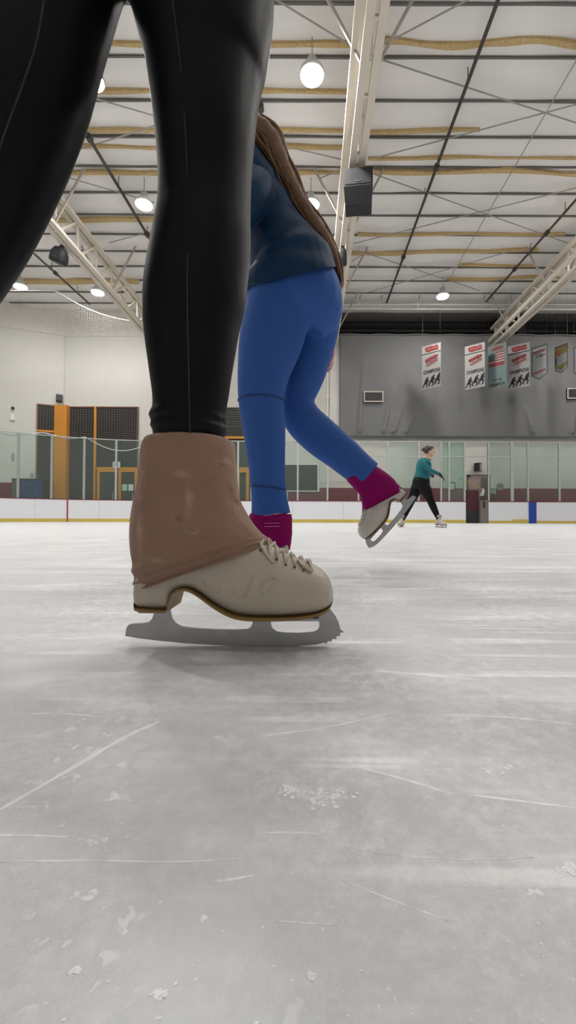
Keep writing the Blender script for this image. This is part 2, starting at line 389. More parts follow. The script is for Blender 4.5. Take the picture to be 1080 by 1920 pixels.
# ---- windows and doors
def frame_rect(bm, x0, x1, z0, z1, w, y0, y1, mtx=None):
    box(bm, x0, x0+w, y0, y1, z0, z1, mtx); box(bm, x1-w, x1, y0, y1, z0, z1, mtx)
    box(bm, x0+w, x1-w, y0, y1, z1-w, z1, mtx); box(bm, x0+w, x1-w, y0, y1, z0, z0+w, mtx)
if True:
    w1 = thing('window_1', (P(196, 900, YW).x, YW-.05, 0), 'tall dark window in orange frames beside the orange column', None, None, 'structure')
    x0, x1, xm = P(131, 800, YW).x, P(260, 800, YW).x, P(180, 800, YW).x
    z1 = P(200, 763, YW).z; zd = P(240, 878.5, YW).z; zs = P(200, 800, YW).z
    obj('pane', box(NB(), x0, x1, YW-.03, YW-.01, .05, z1), 'darkglass', w1)
    b = NB(); frame_rect(b, x0, x1, 0, z1, .05, YW-.08, YW-.02); obj('frame', b, 'bronze', w1)
    obj('mullion', box(NB(), xm-.05, xm+.05, YW-.1, YW-.02, 0, z1), 'orange', w1)
    obj('transom', box(NB(), xm, x1, YW-.1, YW-.02, zd-.04, zd+.05), 'orange', w1)
    for i, (a, c) in enumerate(((184, 222), (224, 259))):
        dx0, dx1 = P(a, 900, YW).x, P(c, 900, YW).x
        d = thing('door_%d' % (i+1), ((dx0+dx1)/2, YW-.1, 0), None, None, None, 'structure')
        b = NB(); frame_rect(b, dx0, dx1, 0, zd-.05, .13, YW-.12, YW-.06); obj('door_frame', b, 'orange', d)
        obj('pane', box(NB(), dx0+.13, dx1-.13, YW-.1, YW-.08, .13, zd-.18), 'greyglass', d)
        obj('handle', cyl(NB(), (dx1-.2, YW-.17, .9), (dx1-.2, YW-.17, 1.4), .015), 'alu', d)
    # papers on the door glass
    for (a, c, t, u, mm, lab) in ((229, 238.5, 908, 920, 'paper_green', 'pale green notice sheet taped to the dark glass door'),
                                  (241, 250, 908, 920, 'paper', 'white notice sheet taped beside the green one on the glass door')):
        p, q = P(a, t, YW-.13), P(c, u, YW-.13)
        tag(obj('paper_notice', box(NB(), p.x, q.x, YW-.135, YW-.128, q.z, p.z), mm), lab, 'notice')
    p, q = P(212, 866, YW-.13), P(225, 877, YW-.13)
    e = thing('exit_sign', ((p.x+q.x)/2, YW-.13, q.z), 'small pale sign box on the orange bar above the glass doors', 'sign')
    obj('body', box(NB(), p.x, q.x, YW-.16, YW-.09, q.z, p.z), 'white', e)
    obj('face', box(NB(), p.x+.06, q.x-.06, YW-.166, YW-.159, q.z+.06, p.z-.06), 'grey', e)
    # orange column at the corner
    structure('trim_5', box(NB(), P(108, 800, YW).x, P(131, 800, YW).x, YW-.28, YW-.02, 0, z1+.02), 'orange')['label'] = 'orange corner column between the two dark windows'
    # window in the diagonal wall
    w2 = thing('window_2', PP(88, 930, CORN, dn)*1.0, 'narrow dark window in the angled wall beside the orange column', None, None, 'structure')
    la, lb = (PP(109, 800, CORN, dn)-CORN).dot(ddir), (PP(69, 800, CORN, dn)-CORN).dot(ddir)
    zz = PP(88, 759, CORN, dn).z; zmid = PP(88, 809, CORN, dn).z
    obj('pane', box(NB(), la, lb, -.02*sgn, -.01*sgn, .05, zz, m), 'darkglass', w2)
    b = NB(); frame_rect(b, la, lb, 0, zz, .06, -.07*sgn, -.01*sgn, m); obj('frame', b, 'bronze', w2)
    obj('transom', box(NB(), la, lb, -.08*sgn, -.01*sgn, zmid-.05, zmid+.05, m), 'orange', w2)
    # third window group: louvre over glazed doors, seen between the legs
    w3 = thing('window_3', (P(445, 900, YW).x, YW-.05, 0), 'louvred grille above glazed doors on the back wall', None, None, 'structure')
    x0, x1 = P(395, 800, YW).x, P(470, 800, YW).x
    z1 = P(440, 764, YW).z; zb = P(440, 822, YW).z; zc = P(440, 879, YW).z
    b = NB(); z = zb+.1
    while z < z1-.02: box(b, x0, x1, YW-.09, YW-.03, z, z+.03); z += .085
    obj('louvre', b, 'louver', w3)
    obj('pane', box(NB(), x0, x1, YW-.03, YW-.01, .05, z1), 'greyglass', w3)
    b = NB(); box(b, x0, x1, YW-.1, YW-.02, zb-.03, zb+.08); box(b, x0, x1, YW-.1, YW-.02, zc-.04, zc+.05); obj('transom', b, 'orange', w3)
    d = thing('door_3', ((x0+x1)/2, YW-.1, 0), None, None, None, 'structure')
    b = NB(); frame_rect(b, P(445, 900, YW).x, x1-.05, 0, zc-.05, .14, YW-.12, YW-.06); obj('door_frame', b, 'orange', d)
    # low serving window
    w4 = thing('window_4', (P(570, 900, YW).x, YW-.05, P(570, 922, YW).z), 'grey office window low in the white wall above the maroon band', None, None, 'structure')
    x0, x1 = P(505, 890, YW).x, P(597, 890, YW).x; z0, z1 = P(570, 922, YW).z, P(570, 870, YW).z
    obj('pane', box(NB(), x0, x1, YW-.04, YW-.02, z0, z1), 'greyglass', w4)
    b = NB(); frame_rect(b, x0, x1, z0, z1, .05, YW-.07, YW-.03); box(b, P(596, 890, YW).x, P(599, 890, YW).x, YW-.09, YW-.03, z0, P(598, 900, YW).z); obj('frame', b, 'white', w4)
    # camera and devices on the angled wall
    def onw(px, py, off=.0): return PP(px, py, CORN - dn*(off*sgn), dn)
    c = onw(111, 747, .12); s = thing('security_camera', c, 'black wall speaker mounted high on the corner above the orange column', 'speaker')
    q = Matrix.Translation(c) @ Matrix.Rotation(.5, 4, 'Z') @ Matrix.Rotation(-.25, 4, 'X')
    s.name = 'wall_speaker'
    BASE[s.name] = Vector(c)
    obj('cabinet', box(NB(), -.13, .13, -.1, .1, -.17, .17, q), 'black', s); obj('bracket', bar(NB(), c+Vector((.1, .05, .12)), c+Vector((.12, .25, .14)), .04), 'grey', s)
    obj('grille', box(NB(), -.11, .11, -.107, -.1, -.15, .15, q), 'boxblack', s)
    c = onw(24, 765, .06); s = thing('alarm_unit', onw(24, 770, .05), 'small white alarm box under a black sensor on the angled wall', 'alarm')
    p0, p1 = onw(20, 788, .0), onw(28, 777, .0)
    l0, l1 = (onw(28, 780)-CORN).dot(ddir), (onw(20, 780)-CORN).dot(ddir)
    obj('box', box(NB(), l0, l1, -.08*sgn, 0, p0.z, p1.z, m), 'white', s)
    b = NB(); ball(b, onw(24, 765, .07), .07); obj('sensor', b, 'black', s, True)
    l0, l1 = (onw(27, 855)-CORN).dot(ddir), (onw(23, 855)-CORN).dot(ddir)
    tag(obj('switch_box', box(NB(), l0, l1, -.06*sgn, 0, onw(25, 862).z, onw(25, 850).z, m), 'grey'), 'little grey switch box behind the glass under the alarm unit', 'switch')
    l0, l1 = (onw(63, 890)-CORN).dot(ddir), (onw(57, 890)-CORN).dot(ddir)
    tag(obj('wall_notice', box(NB(), l0, l1, -.02*sgn, 0, onw(60, 895).z, onw(60, 887).z, m), 'grey'), 'small grey notice on the angled wall above the blue cabinet', 'notice')
    # vending cabinet
    c = P(48, 933, 18.9); x0, x1 = P(22, 900, 18.9).x, P(79, 900, 18.9).x; z1 = P(50, 897, 18.9).z
    q = Matrix.Translation((x0, 18.9, 0)) @ Matrix.Rotation(math.atan2(1.1, 2.6)*.25, 4, 'Z'); W = x1-x0
    v = thing('vending_cabinet', ((x0+x1)/2, 19, 0), 'dark cabinet with a blue patterned front behind the boards', 'cabinet')
    obj('body', box(NB(), 0, W, 0, .6, 0, z1, q), 'black', v)
    obj('front_panel', box(NB(), W*.28, W*.97, -.02, 0, .62, z1-.08, q), 'blueart', v)
    b = NB()
    for k in range(5): box(b, W*(.30+.13*k), W*(.40+.13*k), -.03, -.02, .55, .95, q)
    obj('display_row', b, 'louver', v)
    obj('side_panel', box(NB(), .02, W*.24, -.015, 0, .3, z1-.06, q), 'louver', v)

# ------------------------------------------------------------------ dasher boards with glass
XS = -6.4; RAD = 8.5; AC = Vector((XS, D-RAD))
def path_hit(px, off=0.0):
    d = ray(px, 960); d2 = Vector((d.x, d.y)); dd = D+off; R = RAD+off
    t = dd/d2.y
    if (d2*t).x >= XS: return Vector((d2.x*t, dd)), Vector((0, -1))
    a = d2.dot(d2); bq = -2*d2.dot(AC); c = AC.dot(AC)-R*R
    t = (-bq+math.sqrt(bq*bq-4*a*c))/(2*a); p = d2*t
    return p, (AC-p).normalized()
def path_pts(pxa, pxb, n, off=0.0): return [path_hit(pxa+(pxb-pxa)*i/n, off)[0] for i in range(n+1)]
def ribbon(bm, pxa, pxb, n, o0, o1, z0, z1):
    A = path_pts(pxa, pxb, n, o0); B = path_pts(pxa, pxb, n, o1)
    loft(bm, [[(a.x, a.y, z0), (c.x, c.y, z0), (c.x, c.y, z1), (a.x, a.y, z1)] for a, c in zip(A, B)]); return bm
BT = BH-.035
seg = thing('rink_boards', (P(480, 960, D).x, D, 0), 'long white dasher boards with yellow kickplate curving round the corner', 'boards')
obj('board_face', ribbon(NB(), -420, 873.5, 60, 0, .12, 0, BT), 'board', seg)
obj('kick_plate', ribbon(NB(), -420, 873.5, 60, -.015, 0, 0, .14), 'kick', seg)
obj('cap_rail', ribbon(NB(), -420, 873.5, 60, -.01, .16, BT, BH), 'maroon', seg)
obj('goal_line', ribbon(NB(), 125, 127.6, 2, -.02, 0, 0, BT), 'redline', seg)['label'] = 'thin red goal line stripe'
for px in (65, 185, 300, 420, 548, 643, 760): obj('seam', ribbon(NB(), px, px+.6, 1, -.004, 0, .14, BT), 'alu', seg)
seg2 = thing('rink_boards', (P(1000, 960, D).x, D, 0), 'white dasher boards with a blue line stripe past the open gate', 'boards')
obj('board_face', ribbon(NB(), 916, 1500, 8, 0, .12, 0, BT), 'board', seg2)
obj('kick_plate', ribbon(NB(), 916, 1500, 8, -.015, 0, 0, .11), 'kick', seg2)
obj('cap_rail', ribbon(NB(), 916, 1500, 8, -.01, .16, BT, BH), 'maroon', seg2)
obj('blue_line', ribbon(NB(), 991.5, 1006, 2, -.02, 0, 0, BT), 'blue', seg2)['label'] = 'blue line stripe'
obj('kick_patch', ribbon(NB(), 961, 990, 2, -.022, -.015, 0, .17), 'kick', seg2)

posts = [-86, -27, 33, 96, 157, 217, 275, 332, 389, 446, 502, 558, 614, 672, 727, 785, 827, 842, 871, 916, 959, 990, 1049, 1107, 1165]
desc = {-86: 'glass panel outside the frame edge beside the corner', -27: 'glass panel in front of the white alarm unit', 33: 'glass panel in front of the blue cabinet',
        96: 'glass panel in front of the orange column', 157: 'glass panel in front of the tall dark window pane', 217: 'glass panel in front of the glazed double doors',
        275: 'glass panel behind the tan boot cover, next to the glazed doors', 332: 'glass panel behind the middle of the tan boot cover', 389: 'glass panel in front of the louvred grille, its start hidden by the boot cover',
        446: 'glass panel behind the blue leggings beside the louvred grille', 502: 'glass panel behind the planted blue leg', 558: 'glass panel in front of the grey office window edge',
        614: 'glass panel behind the lifted blue shin', 672: 'glass panel above the lifted magenta boot cover', 727: 'pale green glass panel beside the teal skater, over her trailing leg',
        785: 'clear glass panel behind the head of the teal skater', 827: 'narrow green glass strip just past the teal skater', 842: 'deep green glass panel with a framed notice by the open gate',
        871: 'empty bay above the open gate', 916: 'glass panel in front of the round wall emblem', 959: 'narrow glass panel before the blue line stripe', 990: 'wide glass panel above the blue line stripe',
        1049: 'last glass panel past the blue line stripe', 1107: 'glass panel beyond the frame edge'}
tint = {785: 'glassclear', 827: 'glassgreen', 842: 'glassgreen', 614: 'glassclear', 672: 'glassclear', 275: 'glassclear'}
for i in range(len(posts)-1):
    a, c = posts[i], posts[i+1]
    if c < -30 or a > 1090: continue
    pa, na = path_hit(a, .06); n = 4 if a < 340 else 1
    if a == 871:
        g = thing('gate_post', (pa.x, pa.y, BH), 'pale upright post and rails framing the opening above the gate', 'post')
    else:
        g = thing('glass_panel', (pa.x, pa.y, BH), desc[a], 'glass panel', 'glass panels above the boards')
        obj('pane', ribbon(NB(), a+.5, c-.3, n, .05, .065, BH, GH-.03), tint.get(a, 'glass'), g)
    pz0 = BH-.02 if a != 871 else .0
    b = NB(); bar(b, (pa.x, pa.y, pz0), (pa.x, pa.y, GH), .07, .07); obj('post', b, 'alu', g)
    b = NB(); ribbon(b, a, c, n, .035, .08, GH-.035, GH); obj('top_rail', b, 'alu', g)
    if a >= 614:
        zr = P(860, 855.5, D).z
        b = NB(); ribbon(b, a, c, n, .04, .08, zr-.025, zr+.015); obj('middle_rail', b, 'alu', g)
    if a == 916 or a == 959:
        pb = path_hit(a+ (2.6 if a == 959 else 0), .06)[0]
        b = NB(); bar(b, (pb.x, pb.y, BH-.02), (pb.x, pb.y, GH), .05, .07); obj('post', b, 'alu', g)

# open gate
gx0, gx1, gxm = P(873.5, 950, D).x, P(915.5, 950, D).x, P(900.5, 950, D).x
gt = thing('rink_gate', (gxm, D, 0), 'open players gate with a taupe edge and dark maroon inside', 'gate')
obj('inner_panel', box(NB(), gx0, gxm, D+.16, D+.24, .0, P(880, 918, D).z), 'darkmaroon', gt)
obj('rubber_mat', box(NB(), gx0+.02, gxm-.02, D+.14, D+.159, .0, P(880, 957, D).z), 'black', gt)
obj('door_leaf', box(NB(), gxm, gx1, D-.02, D+.14, .0, P(880, 938, D).z), 'taupe', gt)
b = NB(); hx = P(906.5, 935, D).x; bar(b, (hx, D-.05, P(905, 952, D).z), (hx, D-.05, P(905, 940, D).z), .09, .05); obj('handle', b, 'black', gt)
bx = thing('bench_partition', (gxm, D+.9, 0), 'pinkish brown panel standing behind the open gate', 'partition')
q0 = D+.8; px0, px1 = P(875.5, 900, q0).x, P(919, 900, q0).x; pz = P(900, 890, q0).z
obj('panel', box(NB(), px0, px1, q0, q0+.06, 0, pz), 'pinkbrown', bx)
b = NB(); frame_rect(b, px0, px1, 0, pz, .05, q0-.03, q0); obj('frame', b, 'taupe', bx)
obj('upright', box(NB(), P(901, 900, q0).x, P(916, 900, q0).x, q0-.05, q0-.03, 0, P(900, 897, q0).z), 'taupe', bx)
obj('latch', box(NB(), P(876, 900, q0).x, P(881, 900, q0).x, q0-.06, q0-.03, P(900, 894.5, q0).z, P(900, 890.5, q0).z), 'black', bx)
# bench rail behind glass past the gate
b = NB(); q1 = D+.9
poly(b, [P(920, 925, q1), P(931, 927, q1), P(944, 935, q1), P(948, 944, q1), Vector((P(948, 944, q1).x, q1, -.02)), Vector((P(920, 944, q1).x, q1, -.02))], (0, .3, 0))
tag(obj('bench_end', b, 'bronze'), 'low brown sloping bench end behind the glass past the gate', 'bench')
# hockey stick
q = D+.35
hs = thing('hockey_stick', P(885, 905, q), 'hockey stick with a white blade leaning across the open gate', 'hockey stick')
b = NB(); bar(b, P(868, 900, q), P(903, 917.5, q), .05, .04); obj('shaft', b, 'wood', hs)
b = NB(); bar(b, P(861, 896.5, q), P(869, 900.5, q), .06, .05); obj('grip', b, 'paper_green', hs)
b = NB(); poly(b, [P(906, 914, q), P(909, 920, q), P(907, 929, q), P(899, 930.5, q), P(902, 925, q)], (0, .04, 0)); obj('blade', b, 'white', hs)
# wall items on the right
def wallbox(px0, py0, px1, py1, d): 
    p, r = P(px0, py0, YW), P(px1, py1, YW); return box(NB(), p.x, r.x, YW-d, YW, r.z, p.z)
s = thing('wall_speaker', P(895, 884, YW), 'black box speaker with a grey face on the wall above the gate', 'speaker')
q = Matrix.Translation(P(896, 876, YW-.2)) @ Matrix.Rotation(.5, 4, 'Z')
obj('cabinet', box(NB(), -.13, .13, -.12, .12, -.2, .2, q), 'black', s); obj('face', box(NB(), -.02, .11, -.13, -.12, -.16, .16, q), 'grey', s)
obj('bracket', bar(NB(), P(896, 876, YW-.15), P(896, 876, YW), .05), 'black', s)
s = thing('framed_notice', P(848, 918, YW), 'black framed white notice on the wall behind the green glass', 'notice')
p, r = P(842, 904.5, YW), P(853, 919, YW)
obj('sheet', box(NB(), p.x, r.x, YW-.03, YW-.022, r.z, p.z), 'paper', s)
b = NB(); frame_rect(b, p.x, r.x, r.z, p.z, .035, YW-.045, YW-.022); obj('frame', b, 'black', s)
s = thing('round_emblem', P(937.5, 919, YW), 'round wall emblem with a dark ring above the maroon band', 'sign')
c = P(937.5, 912.5, YW-.03); b = NB(); cyl(b, c, c+Vector((0, .02, 0)), .15, 28); obj('disc', b, 'bannerwhite', s)
b = NB(); tube(b, [c+Vector((.165*math.cos(t*PI/16), -.005, .165*math.sin(t*PI/16))) for t in range(33)], .02, 8); obj('ring', b, 'grey', s)
b = NB()
for dx in (-.05, .05): tube(b, [c+Vector((dx-.03, -.008, -.02)), c+Vector((dx, -.008, .03)), c+Vector((dx+.03, -.008, -.02))], .011, 6)
obj('mark', b, 'black', s)
tag(obj('wall_notice', wallbox(920, 915, 928, 926, .03), 'bannergrey'), 'grey notice low on the wall beside the round emblem', 'notice')
# white pole and wall panel left of the drape
xp = P(614, 800, YW-.25).x
b = NB(); cyl(b, (xp, YW-.25, 2.5), (xp, YW-.25, P(614, 640, YW).z), .045, 10)
pl = thing('wall_pipe', (xp, YW-.25, 2.5), 'thin white vertical pipe on the wall beside the grey drape', 'pipe')
obj('pipe', b, 'pipe_white', pl)
b = NB()
for z in (4, 6, 8): box(b, xp-.06, xp+.06, YW-.3, YW, z, z+.08)
obj('bracket', b, 'pipe_white', pl)
b = NB(); x0 = P(618, 700, YW).x; x1 = P(636, 700, YW).x; box(b, x0, x1, YW-.12, YW, P(630, 818, YW).z, ZTOP)
structure('trim_6', b, 'crinkle')

# ------------------------------------------------------------------ drape
YD = YW-.25
dx0, dz0, dz1 = P(637, 700, YD).x, P(800, 819, YD).z, P(800, 628, YD).z
def drape():
    bm = NB(); nx, nz_ = 260, 70; V = []
    for j in range(nz_+1):
        row = []
        for i in range(nx+1):
            x = dx0+(XR-.1-dx0)*i/nx; z = dz0+(dz1-dz0)*j/nz_
            y = YD+.035*noise.noise(Vector((x*.8, z*.25, 1)))+.02*noise.noise(Vector((x*2.1+z*.9, z*.6, 5)))
            # slack folds near the bottom edge
            t = (z-dz0)/(dz1-dz0)
            for (fx, fw, ln, sl) in ((2.6, .10, .5, .5), (3.2, .14, .42, .75), (3.7, .12, .3, .9), (9.0, .15, .3, -.6), (11.5, .12, .4, .4), (1.2, .1, .8, .15)):
                if t < ln:
                    u = x-dx0-fx+sl*(t-ln)*-2.2
                    y -= .17*math.exp(-(u/fw)**2)*(1-t/ln)**.7*(.4 if t < .04 else 1)
            zz = z + (.05*noise.noise(Vector((x*.9, 0, 3))) if j == nz_ else 0) + (.03*noise.noise(Vector((x*1.7, 4, 3))) if j == 0 else 0)
            row.append(bm.verts.new((x, y, zz)))
        V.append(row)
    for j in range(nz_):
        for i in range(nx): bm.faces.new((V[j][i], V[j][i+1], V[j+1][i+1], V[j+1][i]))
    return bm
dr = thing('wall_drape', (dx0, YD, dz0), 'large grey fabric drape covering the upper wall behind the banners', 'drape')
o = obj('cloth', drape(), 'drape', dr, True)
sm = o.modifiers.new('thickness', 'SOLIDIFY'); sm.thickness = .012; sm.offset = 1
b = NB(); tube(b, [(dx0+(XR-.2-dx0)*i/40, YD-.04, dz1+.02*math.sin(i*1.7)) for i in range(41)], .03, 8); obj('hem_tube', b, 'drape', dr)
for (a, t, c, u, lab) in ((682, 734, 718.5, 754, 'dark louvred vent with a pale frame on the bare stretch of drape'), (1063, 728, 1102, 748, 'dark louvred vent on the drape below the pennants')):
    yv = YD-.1; p, r = P(a, t, yv), P(c, u, yv)
    v = thing('vent_grille', ((p.x+r.x)/2, yv, r.z), lab, 'vent')
    obj('backing', box(NB(), p.x, r.x, yv+.0, yv+.06, r.z, p.z), 'black', v)
    b = NB(); frame_rect(b, p.x, r.x, r.z, p.z, .045, yv-.05, yv); obj('frame', b, 'truss', v)
    b = NB(); k = 0; z = r.z+.06
    while z < p.z-.06: box(b, p.x+.04, r.x-.04, yv-.03, yv-.005, z, z+.018); z += .055
    for j in range(1, 8): xx = p.x+(r.x-p.x)*j/8; box(b, xx-.008, xx+.008, yv-.035, yv-.02, r.z+.03, p.z-.03)
    obj('slats', b, 'louver', v)

# ------------------------------------------------------------------ banners
def banner_frame(pl, tl, bl, pr, tr_, br, yl, yr):
    a = P(pl, tl, yl); c = P(pr, tr_, yr); e = P(pl, bl, yl); f = P(pr, br, yr)
    ztop = (a.z+c.z)/2; zbot = (e.z+f.z)/2
    o = Vector((a.x, yl, zbot)); u = Vector((c.x-a.x, yr-yl, 0)); w = u.length; u.normalize(); n = Vector((u.y, -u.x, 0))
    m = Matrix(((u.x, 0, n.x, o.x), (u.y, 0, n.y, o.y), (0, 1, 0, o.z), (0, 0, 0, 1)))   # x along, y up, z towards the rink
    return m, w, ztop-zbot
def sheet(m, x0, x1, y0, y1, z0, z1): return box(NB(), x0, x1, y0, y1, z0, z1, m)
def cords(bn, m, w, h):
    b = NB()
    for x in (.04*w, .96*w):
        p = m @ Vector((x, h, 0)); bar(b, p-Vector((0, 0, .02)), (p.x, p.y, ZC), .004)
    obj('hanging_cord', b, 'steel_dark', bn)
    b = NB(); cyl(b, m @ Vector((0, h, 0)), m @ Vector((w, h, 0)), .012, 8); obj('top_rod', b, 'rod', bn)
def blob(m, pts, z, th=.003):
    return poly(NB(), [Vector((x, y, z)) for x, y in pts], (0, 0, th), m)
def scribble(m, cx, cy, w, h, slope, z, seed, r=.022, n=9):
    rn = random.Random(seed); b = NB(); pts = []
    for i in range(n*4+1):
        t = i/(n*4); pts.append(m @ Vector((cx-w/2+w*t, cy+slope*(t-.5)+h*.5*math.sin(i*PI/2+.4)*(.6+.4*rn.random()), z)))
    tube(b, pts, r, 6); return b
def player(x, y, s, pose):
    base = {0: [(-.2, 0), (-.05, .06), (0, .35), (.1, .3), (.14, .02), (.3, 0), (.22, .1), (.22, .4), (.3, .62), (.42, .5), (.46, .56), (.32, .82), (.2, .86), (.18, 1.0), (.06, 1.0), (.03, .86), (-.12, .72), (-.2, .4), (-.12, .4), (-.1, .3), (-.16, .08)],
            1: [(-.25, 0), (-.1, 0), (-.02, .3), (.08, .42), (.16, .25), (.12, .0), (.26, 0), (.28, .3), (.2, .58), (.36, .44), (.4, .5), (.24, .8), (.2, .95), (.08, .96), (.04, .84), (-.1, .74), (-.2, .5), (-.14, .3)]}[pose]
    return [(x+px*s, y+py*s*1.05) for px, py in base]
def champion_banner(args, label):
    m, w, h = banner_frame(*args)
    bn = thing('banner', m @ Vector((w/2, 0, 0)), label, 'banner', 'hockey champions banners')
    obj('cloth', sheet(m, 0, w, 0, h, -.006, .0), 'bannerwhite', bn); cords(bn, m, w, h)
    obj('stripe', sheet(m, 0, w, h*.795, h*.815, .0005, .003), 'bannerblack', bn)
    rn = random.Random(3); top = [(w*(.16+.7*i/8), h*(.965+rn.uniform(-.012, .008)-.012*(i in (0, 8)))) for i in range(9)]
    bot = [(w*(.88-.66*i/8), h*(.845+rn.uniform(-.018, .012))) for i in range(9)]
    obj('heading', blob(m, top+bot, .001), 'bannerred', bn)
    obj('heading_script', scribble(m, w*.53, h*.905, w*.56, h*.05, .0, .004, 5, .012), 'bannerpink', bn)
    obj('emblem', scribble(m, w*.52, h*.68, w*.62, h*.10, .18*w, .004, 11, .032, 6), 'bannerred', bn)
    obj('emblem_lower', scribble(m, w*.56, h*.59, w*.56, h*.07, .2*w, .004, 12, .03, 5), 'bannerpink', bn)
    obj('emblem_stroke', scribble(m, w*.56, h*.615, w*.5, h*.02, .2*w, .006, 13, .012, 4), 'bannerblack', bn)
    mt = m @ Matrix.Translation((w*.52, h*.345, .003))
    obj('lettering', text_mesh('CHAMPIONS', h*.115, mt, w*.88), 'bannerblack', bn)
    b = NB()
    def stroke(o_, sc_, p, q, wd):
        (x0, y0), (x1, y1) = p, q; dx, dy = x1-x0, y1-y0; l = math.hypot(dx, dy); nx, ny = -dy/l*wd/2, dx/l*wd/2; ex, ey = dx/l*wd*.3, dy/l*wd*.3
        pts = [(x0+nx-ex, y0+ny-ey), (x1+nx+ex, y1+ny+ey), (x1-nx+ex, y1-ny+ey), (x0-nx-ex, y0-ny-ey)]
        P_ = [(min(max(o_[0]+x*sc_, .004), w-.004), o_[1]+y*sc_) for x, y in pts]
        poly(b, [Vector((x, y, .001)) for x, y in P_], (0, 0, .003), m)
    for o_, sc_ in (((w*.20, h*.03), h*.24), ((w*.52, h*.045), h*.25), ((w*.83, h*.06), h*.26)):
        for p, q, wd in (((0, .46), (.16, .28), .15), ((.16, .28), (.08, .02), .11), ((0, .46), (-.14, .30), .15), ((-.14, .30), (-.28, .06), .11), ((.08, .02), (.2, .0), .05), ((-.28, .06), (-.2, .0), .05),
                         ((0, .44), (.12, .76), .25), ((.14, .72), (.30, .58), .11), ((.30, .58), (.36, .44), .09), ((.06, .72), (.02, .52), .1), ((.14, .60), (.42, .10), .03), ((.42, .10), (.54, .04), .04),
                         ((.17, .84), (.23, .93), .15), ((-.05, .42), (.06, .5), .2)):
            stroke(o_, sc_, p, q, wd)
    obj('hockey_silhouettes', b, 'bannerblack', bn)
    return bn
YL, YRR = 18.75, 18.2
champion_banner((791, 651, 732, 826.5, 640.5, 722, YL, YRR), 'white champions banner hanging alone above the bare grey drape')
champion_banner((871.5, 651, 732, 909, 640.5, 723, YL, YRR), 'white champions banner beside the flag banner, nearer the lone one')
champion_banner((952, 651, 732, 993, 640.5, 722, YL, YRR), 'white champions banner between the flag banner and the pennants')
m, w, h = banner_frame(914.5, 652, 730, 949.5, 641, 722, YL, YRR)
bn = thing('flag_banner', m @ Vector((w/2, 0, 0)), 'teal banner with a striped flag and champion lettering', 'banner')
obj('cloth', sheet(m, 0, w, 0, h, -.006, 0), 'bannerteal', bn); cords(bn, m, w, h)
obj('canton', sheet(m, .06*w, .36*w, .64*h, .83*h, .0008, .003), 'bannernavy', bn)
b = NB(); b2 = NB()
for k in range(9):
    y0 = h*(.83-.03*k); xl = .38*w if k < 6 else .08*w
    box(b if k % 2 == 0 else b2, xl, .9*w, y0-.03*h, y0, .0008, .003, m)
obj('red_stripes', b, 'bannerred', bn); obj('white_stripes', b2, 'bannerwhite', bn)
obj('lower_band', sheet(m, .1*w, .9*w, .50*h, .565*h, .0008, .003), 'bannerred', bn)
obj('heading', blob(m, [(.22*w, .87*h), (.82*w, .88*h), (.84*w, .94*h), (.5*w, .965*h), (.2*w, .92*h)], .001), 'bannerred', bn)
obj('lettering', text_mesh('CHAMPION', h*.10, m @ Matrix.Translation((w*.5, h*.03, .003)), w*.82), 'bannerblack', bn)
obj('lettering', text_mesh('AA', h*.08, m @ Matrix.Translation((w*.66, h*.15, .003)), w*.18), 'bannerblack', bn)
obj('dash', sheet(m, .28*w, .5*w, .165*h, .19*h, .0008, .003), 'bannerblack', bn)
def pennant(args, label, style):
    m, w, h = banner_frame(*args); k = .16
    bn = thing('pennant', m @ Vector((w/2, 0, 0)), label, 'pennant')
    out = [(0, k*h), (w/2, 0), (w, k*h), (w, h), (0, h)]
    obj('border', blob(m, out, -.006, .005), 'bannerborder', bn); cords(bn, m, w, h)
    i = .07*w
    inn = [(i, k*h+i*.4), (w/2, i*1.0), (w-i, k*h+i*.4), (w-i, h-i), (i, h-i)]
    obj('field', blob(m, inn, 0, .002), {'plum': 'bannergrey', 'gold': 'bannergrey', 'plain': 'bannerwhite'}[style], bn)
    def tx(t, y, s, wd, mm, rot=.0): obj('lettering', text_mesh(t, s, m @ Matrix.Translation((w*.5, y, .003)) @ Matrix.Rotation(rot, 4, 'Z'), wd), mm, bn)
    if style == 'plum':
        obj('top_band', sheet(m, i, w-i, .93*h, .965*h, .0025, .004), 'bannerborder', bn)
        tx('American', .78*h, .15*h, .8*w, 'bannerplum', .12); tx('Cup', .66*h, .14*h, .42*w, 'bannerborder', .12)
        obj('swash', scribble(m, w*.72, h*.68, w*.28, h*.05, .05, .004, 4, .014, 3), 'bannerplum', bn)
        b = NB()
        for q in range(5): box(b, .28*w, .74*w, (.40+.045*q)*h, (.41+.045*q)*h, .0025, .004, m)
        obj('small_print', b, 'bannergrey', bn)
        tx('Champions', .2*h, .13*h, .78*w, 'bannerplum', .2)
    elif style == 'gold':
        obj('gold_arc', blob(m, [(i, .62*h), (.45*w, .72*h), (.7*w, .66*h), (w-i, .7*h), (w-i, h-i), (i, h-i)], .0025), 'banneryellow', bn)
        obj('crest', blob(m, [(.16*w, .66*h), (.4*w, .6*h), (.5*w, .72*h), (.4*w, .84*h), (.2*w, .8*h)], .005), 'bannerpink', bn)
        obj('violet_patch', blob(m, [(i, .3*h), (.16*w, .34*h), (.2*w, .58*h), (i, .6*h)], .0028), 'bannernavy', bn)
        obj('gold_foot', blob(m, [(i, .24*h), (w/2, .1*h), (w-i, .25*h), (w-i, .38*h), (.5*w, .30*h), (i, .3*h)], .003), 'banneryellow', bn)
pennant((996, 652, 712, 1027, 642, 712, YL, YRR), 'white pennant with plum lettering and a dark border', 'plum')
pennant((1040, 651, 700, 1064.5, 643, 700, YL, YRR), 'small yellowish pennant with a rosy crest', 'gold')
